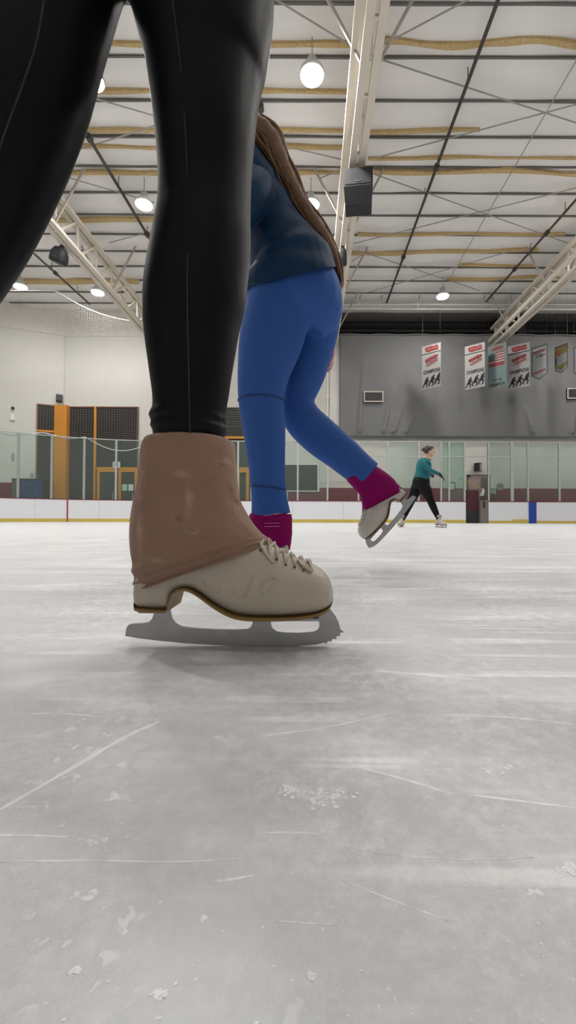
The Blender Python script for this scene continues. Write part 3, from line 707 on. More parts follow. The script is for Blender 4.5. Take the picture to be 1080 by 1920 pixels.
pennant((1075, 650, 705, 1104, 643, 705, YL, YRR), 'white pennant with a dark border cut by the frame', 'plain')

# ------------------------------------------------------------------ roof structure
PY = [8.92+.95*k for k in range(-7, 13)]
for k, y in enumerate(PY):
    if y > YW-.2 or y < 3: continue
    b = NB(); n = 30
    rings = []
    for i in range(n+1):
        x = -16+34*i/n; zz = ZC-.015; th = .03+.03*(noise.noise(Vector((x*.35, y*3, 2)))+.4)
        rings.append([(x, y, zz-th), (x, y+.04, zz-th), (x, y+.04, zz+.01), (x, y, zz+.01)])
    loft(b, rings)
    tag(obj('roof_purlin', b, 'purlin'), 'dark roof purlin crossing the white ceiling between the trusses', 'purlin', 'roof purlins', 'structure')
# yellow fibre seams: (pixel y, start px, end px, thickness px, wave)
seams = [(85, 180, 720, 11, 2), (86, 720, 1120, 15, 9), (172, 140, 668, 8, 2), (246, 90, 660, 6, 2), (277, 90, 660, 8, 3), (246, 690, 900, 7, 4), (297, 690, 1110, 5, 3),
         (326, 40, 650, 7, 3), (324, 700, 1120, 9, 6), (415, 20, 300, 9, 3), (441, 670, 1060, 4, 3), (473, 655, 1010, 6, 4), (498, 860, 1000, 4, 2), (523, 840, 1050, 6, 4), (530, 20, 260, 8, 3)]
for k, (py, a, c, th, wv) in enumerate(seams):
    b = NB(); n = 40; rings = []
    for i in range(n+1):
        px = a+(c-a)*i/n
        yy = py + wv*noise.noise(Vector((px*.0075, k*7.3, 0)))*1.6
        t = th*(.75+.6*(noise.noise(Vector((px*.012, k*3.1, 9)))))
        p0 = PZ(px, yy-t/2, ZC-.09); p1 = PZ(px, yy+t/2, ZC-.09)
        rings.append([(p0.x, p0.y, ZC-.10), (p0.x, p0.y, ZC-.02), (p1.x, p1.y, ZC-.02), (p1.x, p1.y, ZC-.10)])
    loft(b, rings)
    tag(obj('insulation_seam', b, 'fluff'), 'wavy strip of yellow insulation fibre showing along a ceiling seam', 'insulation', 'yellow insulation seams')

def truss(label, xb, name='roof_truss', braces=()):
    t = thing(name, (xb, 8, 8.5), label, 'truss')
    zb = 8.57
    def ztop(y): return 9.72-.02*max(0, y-8)
    y0, y1 = -6, YW-.1
    for nm, zf in (('bottom_chord', lambda y: zb), ('top_chord', ztop)):
        for s in (-1, 1):
            b = NB(); bar(b, (xb+s*.112, y0, zf(y0)), (xb+s*.112, y1, zf(y1)), .15, .10); obj(nm, b, 'truss', t)
    # spacer plates between the two angles
    y = 5.5
    while y < y1: obj('spacer_plate', box(NB(), xb-.05, xb+.05, y, y+.06, zb-.03, zb+.03), 'truss', t); y += 1.3
    k = 0; y = 4.0
    while y+1.1 < y1:
        b = NB(); bar(b, (xb, y, zb), (xb, y+1.1, ztop(y+1.1)), .07, .07); obj('web_member', b, 'truss', t)
        b = NB(); bar(b, (xb, y+1.1, ztop(y+1.1)), (xb, y+1.15, zb), .06, .06); obj('web_member', b, 'truss', t)
        y += 1.15
    for y in (7.55, 11.75-.0, 15.2, 18.3):
        for s in (-1, 1):
            b = NB(); bar(b, (xb+s*.15, y, zb), (xb+s*1.0, y, ZC-.1), .05, .05); obj('brace', b, 'rod' if False else 'bracegrey', t)
    # long stiffener seen beside the chord
    b = NB(); bar(b, (xb-.30, y0, 9.0), (xb-.30, y1, 8.8), .10, .16); obj('stiffener', b, 'truss', t)
    return t
XT = sum(PZ(px, py, 8.57).x for px, py in ((709, 20), (688, 160), (641, 520)))/3
truss('cream steel roof truss running overhead above the black box loudspeaker', XT)
XL = sum(PZ(px, py, 8.57).x for px, py in ((68, 405), (150, 487), (255, 592)))/3
truss('cream steel lattice truss beside the black leggings', XL)
XRT = sum(PZ(px, py, 8.57).x for px, py in ((1078, 503), (1030, 560)))/2
truss('cream steel lattice truss ending above the champions banners', XRT)

def pipe(px0, py0, px1, py1, z, r, label, m='steel_dark', fit=(.35, .7), name='sprinkler_pipe', cat='pipe'):
    a, c = PZ(px0, py0, z), PZ(px1, py1, z)
    t = thing(name, (a+c)/2, label, cat)
    b = NB(); cyl(b, a, c, r, 10); obj('pipe', b, m, t)
    for f in fit:
        p = a.lerp(c, f); d = (c-a).normalized()
        b = NB(); cyl(b, p-d*.07, p+d*.07, r*1.9, 10); obj('coupling', b, m, t)
    b = NB()
    for f in (.15, .45, .8):
        p = a.lerp(c, f); bar(b, p, (p.x, p.y, ZC-.02), .016)
    obj('hanger_rods', b, m, t)
    return t
pipe(945, -30, 724, 570, 9.95, .040, 'dark sprinkler pipe slanting down past the black box loudspeaker')
pipe(1100, 352, 911, 566, 9.95, .040, 'dark sprinkler pipe ending by the lattice truss over the banners', fit=(.3, .62))
pipe(120, 180, 300, 480, 9.95, .045, 'dark sprinkler pipe between the two black legs', fit=(.18, .8))
pipe(20, 436, 168, 570, 9.95, .040, 'dark sprinkler pipe beside the trailing leg under the lattice truss', fit=(.5,))
pipe(484, 150, 498, 300, 9.95, .040, 'short dark sprinkler pipe end above the blowing brown hair', fit=(.3,))
# thin bracing rods
rods = [((470, -30), (655, 84)), ((895, -10), (722, 82)), ((716, 112), (1110, 240)), ((1110, 188), (700, 297)), ((700, 326), (1110, 472)), ((1110, 345), (662, 457)),
        ((120, 168), (300, 220)), ((300, 233), (95, 297)), ((480, 262), (645, 300)), ((600, 335), (648, 312)), ((100, 325), (290, 380)), ((205, 455), (300, 430)),
        ((672, 470), (900, 545)), ((690, 548), (960, 470)), ((660, 490), (690, 470))]
for (a, c) in rods:
    pa, pc = PZ(*a, 10.02), PZ(*c, 10.02)
    if pa.y > YW-.1 or pc.y > YW-.1: continue
    b = NB(); cyl(b, pa, pc, .016, 8)
    tag(obj('bracing_rod', b, 'rod'), 'thin grey bracing rod stretched diagonally under the ceiling', 'rod', 'ceiling bracing rods')
# thin cable with joints on the right
pa, pc = PZ(1100, 80, 9.9), PZ(845, 520, 9.9)
b = NB(); cyl(b, pa, pc, .014, 8)
tag(obj('ceiling_conduit', b, 'rod'), 'thin pale conduit running down the ceiling past the dark pipe', 'conduit')
# white pipes at the ceiling edge
for k, (py, r, lab) in enumerate(((570.5, .022, 'upper white pipe along the ceiling edge above the drape'), (579.5, .026, 'lower white pipe along the ceiling edge above the drape'))):
    z = P(800, py, 18.6).z; t = thing('ceiling_pipe', (6, 18.6, z), lab, 'pipe')
    b = NB(); cyl(b, (XT+.3, 18.6, z), (XR-.1, 18.6, z), r, 10); obj('pipe', b, 'pipe_white', t)
    for px in (672, 712, 783, 905, 955):
        x = P(px, 570, 18.6).x; b = NB(); bar(b, (x, 18.62, z), (x+.1, 18.62, ZC-.02), .03); obj('hanger', b, 'truss', t)
# dark beams in the loft
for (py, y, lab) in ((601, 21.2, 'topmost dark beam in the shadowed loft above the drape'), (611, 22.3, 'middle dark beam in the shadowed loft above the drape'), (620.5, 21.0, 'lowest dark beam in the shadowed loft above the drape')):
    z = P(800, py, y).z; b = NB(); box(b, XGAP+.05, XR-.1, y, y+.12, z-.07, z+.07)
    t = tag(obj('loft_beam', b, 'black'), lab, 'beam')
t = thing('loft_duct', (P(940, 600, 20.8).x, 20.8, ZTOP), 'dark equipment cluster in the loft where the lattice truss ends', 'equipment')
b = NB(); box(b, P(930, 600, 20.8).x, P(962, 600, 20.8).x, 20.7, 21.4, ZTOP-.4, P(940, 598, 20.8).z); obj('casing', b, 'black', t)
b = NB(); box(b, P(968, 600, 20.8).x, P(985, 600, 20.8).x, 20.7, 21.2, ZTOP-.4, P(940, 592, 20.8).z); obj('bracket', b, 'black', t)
# ------------------------------------------------------------------ lamps
def lamp(px, py, label, pos=None, zl=9.45, r=.24):
    c = PZ(px, py, zl) if pos is None else Vector(pos)
    t = thing('high_bay_lamp', c, label, 'lamp', 'high bay lamps')
    b = NB(); loft(b, [[(c.x+rr*math.cos(k*PI/12), c.y+rr*math.sin(k*PI/12), c.z+dz) for k in range(24)] for rr, dz in ((r*1.06, -.015), (r*1.08, .05), (r*.7, .13), (r*.45, .2), (r*.4, .34), (r*.1, .36))]); obj('housing', b, 'housing', t, True)
    b = NB(); loft(b, [[(c.x+rr*math.cos(k*PI/12), c.y+rr*math.sin(k*PI/12), c.z+dz) for k in range(24)] for rr, dz in ((r, -.017), (r*.96, -.04), (r*.5, -.055))]); obj('lens', b, 'lamp', t)
    b = NB(); bar(b, (c.x, c.y, c.z+.35), (c.x, c.y, ZC), .02); obj('hanging_rod', b, 'rod', t)
lamp(585, 140, 'lit high bay lamp next to the cream truss, largest in view')
lamp(583, 383, 'lit high bay lamp beside the brown hair and box loudspeaker')
lamp(270, 383, 'lit high bay lamp beside the black knee and dark pipe')
lamp(38, 537, 'lit high bay lamp by the trailing black leg over the netting')
lamp(183, 548, 'lit high bay lamp just under the lattice truss')
lamp(830, 555, 'lit high bay lamp above the champions banners')
lamp(172, 150, 'lit high bay lamp half hidden by the trailing black thigh')
for x, y in ((8.8, 12.3), (6.2, 8.2), (-5, 4.0), (1, 3.6), (7, 3.6), (1, -2.5), (-10, 8.5), (12.5, 12.3), (12.5, 17.0), (-11, 2)):
    lamp(0, 0, 'lit high bay lamp of the ceiling rows outside the photographed stretch', (x, y, 9.45))

# ------------------------------------------------------------------ loudspeakers
yb = 9.7; c = P(672, 349, yb)
q = Matrix.Translation(c) @ Matrix.Rotation(-.13, 4, 'Z')
s = thing('box_loudspeaker', c, 'large black box loudspeaker hung below the cream overhead truss', 'loudspeaker')
zt_, zb_ = P(672, 314, yb-.2).z-c.z, P(672, 384, yb-.03).z-c.z
b = NB(); v = []
prof = [(-.20, zt_), (-.20, zb_*.30), (-.04, zb_), (.34, zb_), (.34, zt_)]
for sx, k in ((-.335, 1), (.335, 1)):
    v.append([b.verts.new(q @ Vector((sx*(1 if z > zb_*.5 else .93), y, z))) for y, z in prof])
b.faces.new(v[0]); b.faces.new(v[1][::-1])
for i in range(5): b.faces.new((v[0][i], v[0][(i+1) % 5], v[1][(i+1) % 5], v[1][i]))
obj('cabinet', b, 'boxblack', s)
b = NB(); box(b, -.30, .30, -.212, -.20, zb_*.22, zt_-.05, q); obj('grille', b, 'boxblack', s)
b = NB(); tube(b, [q @ Vector((.06*math.cos(t), -.222, zb_*.05+.03*math.sin(t))) for t in [PI+PI*k/8 for k in range(9)]], .006, 6); obj('badge', b, 'grey', s)
b = NB()
for sx in (-.25, .25): bar(b, q @ Vector((sx, .1, zt_-.02)), Vector((XT+sx*.5, yb+.1, 8.58)), .05)
obj('bracket', b, 'steel_dark', s)
def bell(px, py, y, w, h, tilt, label):
    c = P(px, py, y); s = thing('pendant_speaker', c, label, 'speaker')
    q = Matrix.Translation(c) @ Matrix.Rotation(tilt, 4, 'Y') @ Matrix.Rotation(.2, 4, 'X')
    prof = [(.05, .5), (.16, .44), (.34, .36), (.47, .1), (.52, -.25), (.5, -.46), (.42, -.5)]
    b = NB(); loft(b, [[q @ Vector((w*rr*math.copysign(abs(math.cos(k*PI/12))**.7, math.cos(k*PI/12)), w*rr*math.copysign(abs(math.sin(k*PI/12))**.7, math.sin(k*PI/12)), h*z)) for k in range(24)] for rr, z in prof]); obj('shell', b, 'boxblack', s, True)
    b = NB(); tube(b, [q @ Vector((0, 0, h*.42)), q @ Vector((0, 0, h*.62))], .055, 10); obj('neck', b, 'black', s)
    b = NB(); top = q @ Vector((0, 0, h*.6)); bar(b, top, (top.x, top.y, max(8.6, top.z+.1)), .03); obj('bracket', b, 'black', s)
    b = NB(); q2 = [q @ Vector((w*.48*math.cos(k*PI/12), w*.48*math.sin(k*PI/12), -h*.505)) for k in range(24)]; b.faces.new([b.verts.new(p) for p in q2]); obj('grille', b, 'black', s)
bell(641, 480, 12.7, .31, .50, 0, 'small black bell shaped speaker hung by the overhead truss')
bell(112, 478, 12.7, .46, .50, .35, 'tilted black bell shaped speaker hung beside the lattice truss')

# ------------------------------------------------------------------ safety net with ropes
nn = thing('safety_net', (path_hit(100, .1)[0].x, path_hit(100, .1)[0].y, GH), 'fine pale safety net hung above the corner glass with slack ropes', 'net')
def netcol(px):
    p = path_hit(px, .12)[0]
    py_top = 545 if px < 100 else (545+ (58)*(1-(1-min(1, (px-100)/170))**2))
    zt_ = P(px, py_top, p.y).z
    lo = 806+ .10*max(0, px) + 10*max(0, math.sin((px-150)/95*PI/2)) if px < 330 else 830
    zb_ = P(px, 812+.05*px+ (22*math.sin(PI*(px-160)/130) if 160 < px < 290 else 4*math.sin(px*.06)), p.y-.03).z
    return p, zt_, zb_
b = NB(); uvl = b.loops.layers.uv.new('UVMap'); prev = None; acc = 0; lastp = None; tops = []; lows = []
for i in range(53):
    px = -120+i*9; p, zt_, zb_ = netcol(px)
    if lastp is not None: acc += (p-lastp).length
    lastp = p; tops.append((p.x, p.y, zt_)); lows.append((p.x, p.y-.06, zb_))
    cur = (b.verts.new((p.x, p.y, zb_)), b.verts.new((p.x, p.y, zt_)), acc, zb_, zt_)
    if prev:
        f = b.faces.new((prev[0], cur[0], cur[1], prev[1]))
        for l, (u, v_) in zip(f.loops, ((prev[2], prev[3]), (cur[2], cur[3]), (cur[2], cur[4]), (prev[2], prev[4]))): l[uvl].uv = (u/.10, v_/.10)
    prev = cur
obj('mesh', b, 'net', nn)
b = NB(); tube(b, tops, .018, 6); obj('top_rope', b, 'white', nn)
b = NB(); tube(b, lows, .016, 6); obj('bottom_rope', b, 'white', nn)

# ------------------------------------------------------------------ skates
S = 1/1400.0
def L2(px, py): return ((px-440)*S, (1213-py)*S)
FOOT = [  # px, bottom, top, half width
 (263, 1126, 1085, .020), (266, 1137, 1072, .027), (276, 1140, 1055, .031), (300, 1141, 1030, .033), (319, 1142, 1010, .033), (326, 1140, 1003, .032), (329, 1128, 1000, .032), (334, 1114, 996, .032),
 (343, 1106, 990, .032), (356, 1103, 985, .033), (370, 1106, 980, .034), (388, 1117, 982, .035), (405, 1129, 986, .036), (425, 1141, 990, .037), (448, 1150, 995, .039), (475, 1153, 1005, .041),
 (500, 1153, 1018, .0425), (530, 1152, 1038, .0435), (560, 1150, 1051, .043), (585, 1147, 1060, .040), (603, 1143, 1071, .034), (614, 1138, 1084, .026), (620, 1130, 1097, .017), (623, 1120, 1108, .007)]
def foot_ring(row, n=28, grow=0.0):
    px, yb, yt, hw = row; s, zb = L2(px, yb); _, zt_ = L2(px, yt); zc = zb+(zt_-zb)*.42
    out = []
    for k in range(n):
        a = 2*PI*k/n; ca, sa = math.cos(a), math.sin(a)
        e = 2.0/(3.4 if sa < 0 else 2.1)
        y = (hw+grow)*math.copysign(abs(ca)**e, ca); z = zc + (zc-zb if sa < 0 else zt_-zc)*math.copysign(abs(sa)**e, sa)
        if sa < 0: y *= 1-.10*abs(sa)
        out.append(Vector((s, y, z)))
    return out
FT = resample(FOOT, 3)
def foot_surf(px, py, lift=.001):
    """point on near (negative y) side of the boot"""
    row = min(FT, key=lambda r: abs(r[0]-px)); s, z = L2(px, py); _, zb = L2(px, row[1]); _, zt_ = L2(px, row[2]); zc = zb+(zt_-zb)*.42
    e = 3.4 if z < zc else 2.1; h = (zc-zb) if z < zc else (zt_-zc); t = min(.999, abs(z-zc)/max(h, 1e-5))
    y = row[3]*(1-t**e)**(1/e)
    if z < zc: y *= 1-.10*t**(e/2)
    return Vector((s, -y-lift, z))
COVER = [(290, 826, 419, 827, .044), (276, 829, 428, 828, .047), (267, 843, 436, 836, .050), (265, 860, 439, 860, .051), (263, 885, 441, 885, .050), (258, 915, 443, 912, .050), (253, 942, 447, 940, .050), (249, 970, 460, 966, .051), (247, 1000, 474, 986, .052),
         (247, 1030, 485, 998, .052), (250, 1055, 492, 1005, .051), (252, 1075, 497, 1010, .050), (253, 1092, 501, 1014, .049), (255, 1104, 504, 1019, .048), (257, 1110, 504, 1024, .0465), (262, 1108, 498, 1022, .043)]
def cover_mesh(mtx, spots=False, start=0):
    rows = resample(COVER[start:], 5); n = 96; bm = NB(); rings = []; N = len(rows); meta = []
    for i, (xa, ya, xb, yb_, hw) in enumerate(rows):
        t = i/(N-1); (sa, za), (sb, zb) = L2(xa, ya), L2(xb, yb_)
        c = Vector(((sa+sb)/2, 0, (za+zb)/2)); ax = Vector(((sb-sa)/2, 0, (zb-za)/2)); ring = []
        for k in range(n):
            a = 2*PI*k/n; ca, sn = math.cos(a), math.sin(a)
            w = 1.0; fw = 0
            # gathered folds running parallel to the hem
            if .62 < t < .97:
                ph = t*62 + .9*ca + 1.2*noise.noise(Vector((ca*1.3, sn*1.3, 0)))
                fw = (1-1.7*abs(math.sin(ph*.5)))*min(1, (t-.62)/.14)*(.65-.35*ca)
            w += .018*noise.noise(Vector((ca*1.6, sn*1.6, t*5))) + .012*noise.noise(Vector((ca*4+t*3, sn*4, t*7)))
            if t < .25: w += .06*noise.noise(Vector((ca*2.2, sn*2.2, t*12+4)))*(1-t/.25)
            if t > .8: w = max(w, .99)
            e = 2/2.15
            p = c + ax*((w+fw*.02)*math.copysign(abs(ca)**e, ca)) + Vector((0, hw*(w+fw*.085)*math.copysign(abs(sn)**e, sn), 0))
            ring.append(p)
        rings.append(ring)
    V = loft(bm, rings, cap=False)
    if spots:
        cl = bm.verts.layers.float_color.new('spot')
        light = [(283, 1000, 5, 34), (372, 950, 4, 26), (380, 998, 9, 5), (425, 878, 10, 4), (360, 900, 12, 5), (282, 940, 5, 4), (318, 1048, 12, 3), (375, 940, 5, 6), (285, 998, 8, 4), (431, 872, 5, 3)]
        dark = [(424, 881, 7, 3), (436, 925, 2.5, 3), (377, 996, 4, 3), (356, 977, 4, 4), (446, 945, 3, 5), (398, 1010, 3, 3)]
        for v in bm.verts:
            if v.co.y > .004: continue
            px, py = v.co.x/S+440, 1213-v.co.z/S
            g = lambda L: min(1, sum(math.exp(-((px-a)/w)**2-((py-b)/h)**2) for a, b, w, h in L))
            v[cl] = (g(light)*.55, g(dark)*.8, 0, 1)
    bm.transform(mtx); return bm
BLADE = [(237, 1195), (262, 1199), (300, 1203.5), (350, 1208), (400, 1211), (450, 1212.5), (500, 1213), (550, 1212.5), (590, 1210), (606, 1206), (611, 1207.5), (614, 1203), (620, 1204), (622, 1199), (629, 1199.5), (630, 1194), (637, 1193), (636, 1188), (643, 1186.5),
         (637, 1182), (634, 1170), (628, 1157), (620, 1147), (612, 1139), (588, 1146), (592, 1156), (597, 1166), (598, 1177), (594, 1184), (586, 1187.5), (560, 1189.5), (535, 1189), (518, 1187), (510, 1181), (507.5, 1172), (507.5, 1153),
         (474, 1153), (473.5, 1170), (470, 1178), (463, 1182.5), (440, 1183.5), (400, 1182.5), (360, 1180), (340, 1177.5), (329, 1172), (323, 1163), (320, 1152), (319.5, 1140),
         (290, 1140), (290, 1152), (287, 1162), (281, 1169), (271, 1171), (252, 1172), (243, 1174), (239, 1180)]
def skate(parent_person, name, mtx, cover_mat, leather, cover=True, detail=True, start=0):
    """ice skate whose frame sits at mtx (x toe, y across, z up); parented to the person"""
    bm = NB(); loft(bm, [foot_ring(r) for r in FT])
    shaft = [(1075, 345, 74, .034), (1040, 350, 80, .036), (1000, 355, 82, .037), (960, 355, 80, .038), (920, 353, 76, .040), (880, 352, 72, .041), (852, 352, 70, .041)]
    loft(bm, [[Vector((L2(cx+hl*math.cos(2*PI*k/24), 0)[0], hw*math.sin(2*PI*k/24), L2(0, py)[1])) for k in range(24)] for py, cx, hl, hw in shaft])
    if not cover: pass
    bm.transform(mtx)
    boot = obj(name, bm, leather, parent_person, True)
    bm = NB(); rings = []
    for r in FT[1:-1]:
        s, z = L2(r[0], r[1]); w = r[3]*.92+.0006; u = .0021
        rings.append([Vector((s, y*w, z+dz)) for y, dz in ((-1, -.0012), (1, -.0012), (1.015, u*.4), (1.01, u), (-1.01, u), (-1.015, u*.4))])
    loft(bm, rings); bm.transform(mtx); obj('sole', bm, 'sole', boot)
    bm = NB(); poly(bm, [Vector((L2(a, c)[0], -.0025, L2(a, c)[1])) for a, c in BLADE], (0, .005, 0))
    # mounting plates under heel and ball
    (s0, z0), (s1, _) = L2(272, 1141), L2(318, 1141); box(bm, s0, s1, -.022, .022, z0-.004, z0-.0005)
    (s0, z0), (s1, _) = L2(462, 1153.5), L2(596, 1153.5); box(bm, s0, s1, -.026, .026, z0-.0035, z0-.0)
    bm.transform(mtx); bo = obj('blade', bm, 'steel', boot)
    if detail:
        bl = NB(); be = NB()
        def top_pt(px, u, lift=.0022):
            row = min(FT, key=lambda r: abs(r[0]-px)); x, zb = L2(px, row[1]); zt_ = L2(px, row[2])[1]; zc = zb+(zt_-zb)*.42
            return Vector((x, u*row[3], zc+(zt_-zc)*max(0, 1-abs(u)**2.1)**(1/2.1)+lift))
        for i, px in enumerate((492, 506, 521, 537, 553, 568)):
            for sd in (-1, 1):
                pts = [top_pt(px+16*(t/10), sd*(-.66+1.32*t/10), (.0022 if sd > 0 else .0012)) for t in range(11)]
                tube(bl, pts, [(.0027, .0011)]*11, 8)
                ball(be, top_pt(px, sd*-.68, .0006), .0022, 1)
        # bow ends at the top of the lacing
        tube(bl, [top_pt(490, -.5, .003), top_pt(500, -.72, .004), top_pt(516, -.80, .003)], .0022, 6)
        tube(bl, [top_pt(556, -.3, .003), top_pt(568, -.62, .004), top_pt(584, -.7, .003)], .0022, 6)
        bl.transform(mtx); be.transform(mtx); obj('laces', bl, 'lace', boot, True); obj('eyelets', be, 'eyelet', boot)
        bs = NB()
        for pl_ in ([(394, 1086), (396, 1096), (404, 1102), (416, 1104), (424, 1100)], [(446, 1098), (448, 1107), (456, 1112), (466, 1111), (472, 1100), (478, 1084), (481, 1074)],
                    [(497, 1108), (495, 1096), (502, 1084), (512, 1077), (521, 1078), (520, 1086), (511, 1094), (507, 1104)]):
            rr = resample(pl_, 4); tube(bs, [foot_surf(a, c, -.0002) for a, c in rr], .0017, 6)
        bs.transform(mtx); obj('stitching', bs, leather, boot, True)
    if cover:
        cv = obj('boot_cover', cover_mesh(mtx, cover_mat == 'tan', start), cover_mat, parent_person, True)
        sl = cv.modifiers.new('thickness', 'SOLIDIFY'); sl.thickness = .002; sl.offset = -1
        return boot, cv
    return boot, None

# ------------------------------------------------------------------ people
def hand(bm, wrist, d, palm, k=1.0, curl=.35, mirror=1, grow=0.0):
    """palm and five fingers; d along the hand, palm = palm normal"""
    d = Vector(d).normalized(); palm = Vector(palm); palm = (palm-d*palm.dot(d)).normalized(); s = d.cross(palm).normalized()*mirror
    w = Vector(wrist); g = grow
    tube(bm, [w-d*.01*k, w+d*.03*k, w+d*.07*k, w+d*.092*k], [(.024*k+g, .017*k+g), (.034*k+g, .016*k+g), (.041*k+g, .015*k+g), (.039*k+g, .012*k+g)], 12, side=s)
    for off, ln, r in ((-.031, .064, .0078), (-.011, .076, .0086), (.011, .083, .0088), (.031, .074, .0084)):
        p = w+d*.085*k+s*off*k; dirv = (d+s*off*2.2).normalized(); pts = [p-d*.02*k, p]; ang = 0
        for q in range(3):
            ang += curl; p = p+(dirv*math.cos(ang)+palm*math.sin(ang))*ln*k*(.45, .3, .25)[q]; pts.append(p.copy())
        tube(bm, pts, [r*k+g, r*k*1.05+g, r*k+g, r*k*.92+g, r*k*.75+g], 8)
    p = w+d*.025*k+s*.03*k; t = (d*.75+s*.6+palm*.3).normalized()
    tube(bm, [p-s*.012*k, p+t*.03*k, p+t*.058*k, p+(t*.078+palm*.01)*k], [.013*k+g, .0115*k+g, .0098*k+g, .0075*k+g], 8)
def head(bm, c, fwd, up, r=.098):
    """skull, jaw, nose, lips, brow, ears; c centre of the skull"""
    f = Vector(fwd).normalized(); u = Vector(up); u = (u-f*u.dot(f)).normalized(); s = f.cross(u)
    c = Vector(c)
    ball(bm, c+u*.02*r/.098, 1, 3, (f*r, s*r*.78, u*r*1.08))
    ball(bm, c+f*r*.30-u*r*.55, 1, 3, (f*r*.62, s*r*.60, u*r*.72))
    ball(bm, c+f*r*.66-u*r*1.05, 1, 2, (f*r*.24, s*r*.28, u*r*.22))
    tube(bm, [c+f*r*.88+u*r*.10, c+f*r*1.02-u*r*.12, c+f*r*1.16-u*r*.34, c+f*r*.95-u*r*.44], [.010, .012, .017, .011], 8, side=s)
    for z, rr in ((-.66, .014), (-.80, .015)): ball(bm, c+f*r*.86+u*r*z, 1, 2, (f*rr, s*.026, u*rr*.6))
    ball(bm, c+f*r*.86+u*r*.20, 1, 2, (f*.014, s*.050, u*.012))
    for sd in (-1, 1):
        ball(bm, c-f*r*.02-u*r*.18+s*sd*r*.80, 1, 2, (f*.018, s*.008, u*.030))
        ball(bm, c+f*r*.80+s*sd*r*.36+u*r*.03, 1, 2, (f*.012, s*.015, u*.009))
def chain(bm, rows, n=20, side=(0, 1, 0), sub=4):
    """rows: (x, y, z, radius across side, radius along the other axis) smooth tube"""
    rr = resample(rows, sub); tube(bm, [Vector(r[:3]) for r in rr], [(r[3], r[4]) for r in rr], n, side)
def pxrow(px, py, Y, hw, depth=None):
    """picture measured ring: hw in pixels (half width across the picture) at depth Y"""
    p = P(px, py, Y); k = Y/F; rb = hw*k
    return (p.x, p.y, p.z, (rb*.95 if depth is None else depth), rb)
def shrink(rows, f=.93): return [(*r[:3], r[3]*f, r[4]*f) for r in rows]

# ---------- the near skater in black leggings
FY = .557
nearleg = [pxrow(325, -250, FY+.02, 140), pxrow(366, -130, FY+.02, 137), pxrow(381, 0, FY+.02, 136), pxrow(387, 100, FY+.01, 118), pxrow(385, 160, FY+.01, 105), pxrow(385.5, 260, FY, 92.5), pxrow(385.5, 340, FY, 86.5), pxrow(384, 400, FY, 86.5), pxrow(381, 440, FY, 90),
           pxrow(376.5, 480, FY, 92.5), pxrow(371, 520, FY, 94), pxrow(366, 560, FY, 94), pxrow(361, 600, FY, 90), pxrow(359.5, 640, FY, 84.5), pxrow(358.5, 700, FY, 75.5), pxrow(358, 740, FY, 70), pxrow(355, 775, FY, 66.5), pxrow(354, 785, FY, 72), pxrow(354, 794, FY, 64.5), pxrow(354, 804, FY, 71), pxrow(353, 813, FY, 63.5), pxrow(353, 830, FY, 63)]
TY = .50
trail = [pxrow(165, -260, TY+.02, 140), pxrow(106, -130, TY+.02, 134), pxrow(70, 0, TY+.01, 130), pxrow(33, 200, TY, 113), pxrow(-26, 380, TY, 96), pxrow(-80, 480, TY, 91), pxrow(-137, 560, TY, 91), pxrow(-175, 650, TY, 92), pxrow(-250, 740, TY, 78), pxrow(-305, 800, TY, 68), pxrow(-335, 850, TY, 62)]
pel = P(232, -120, .54)
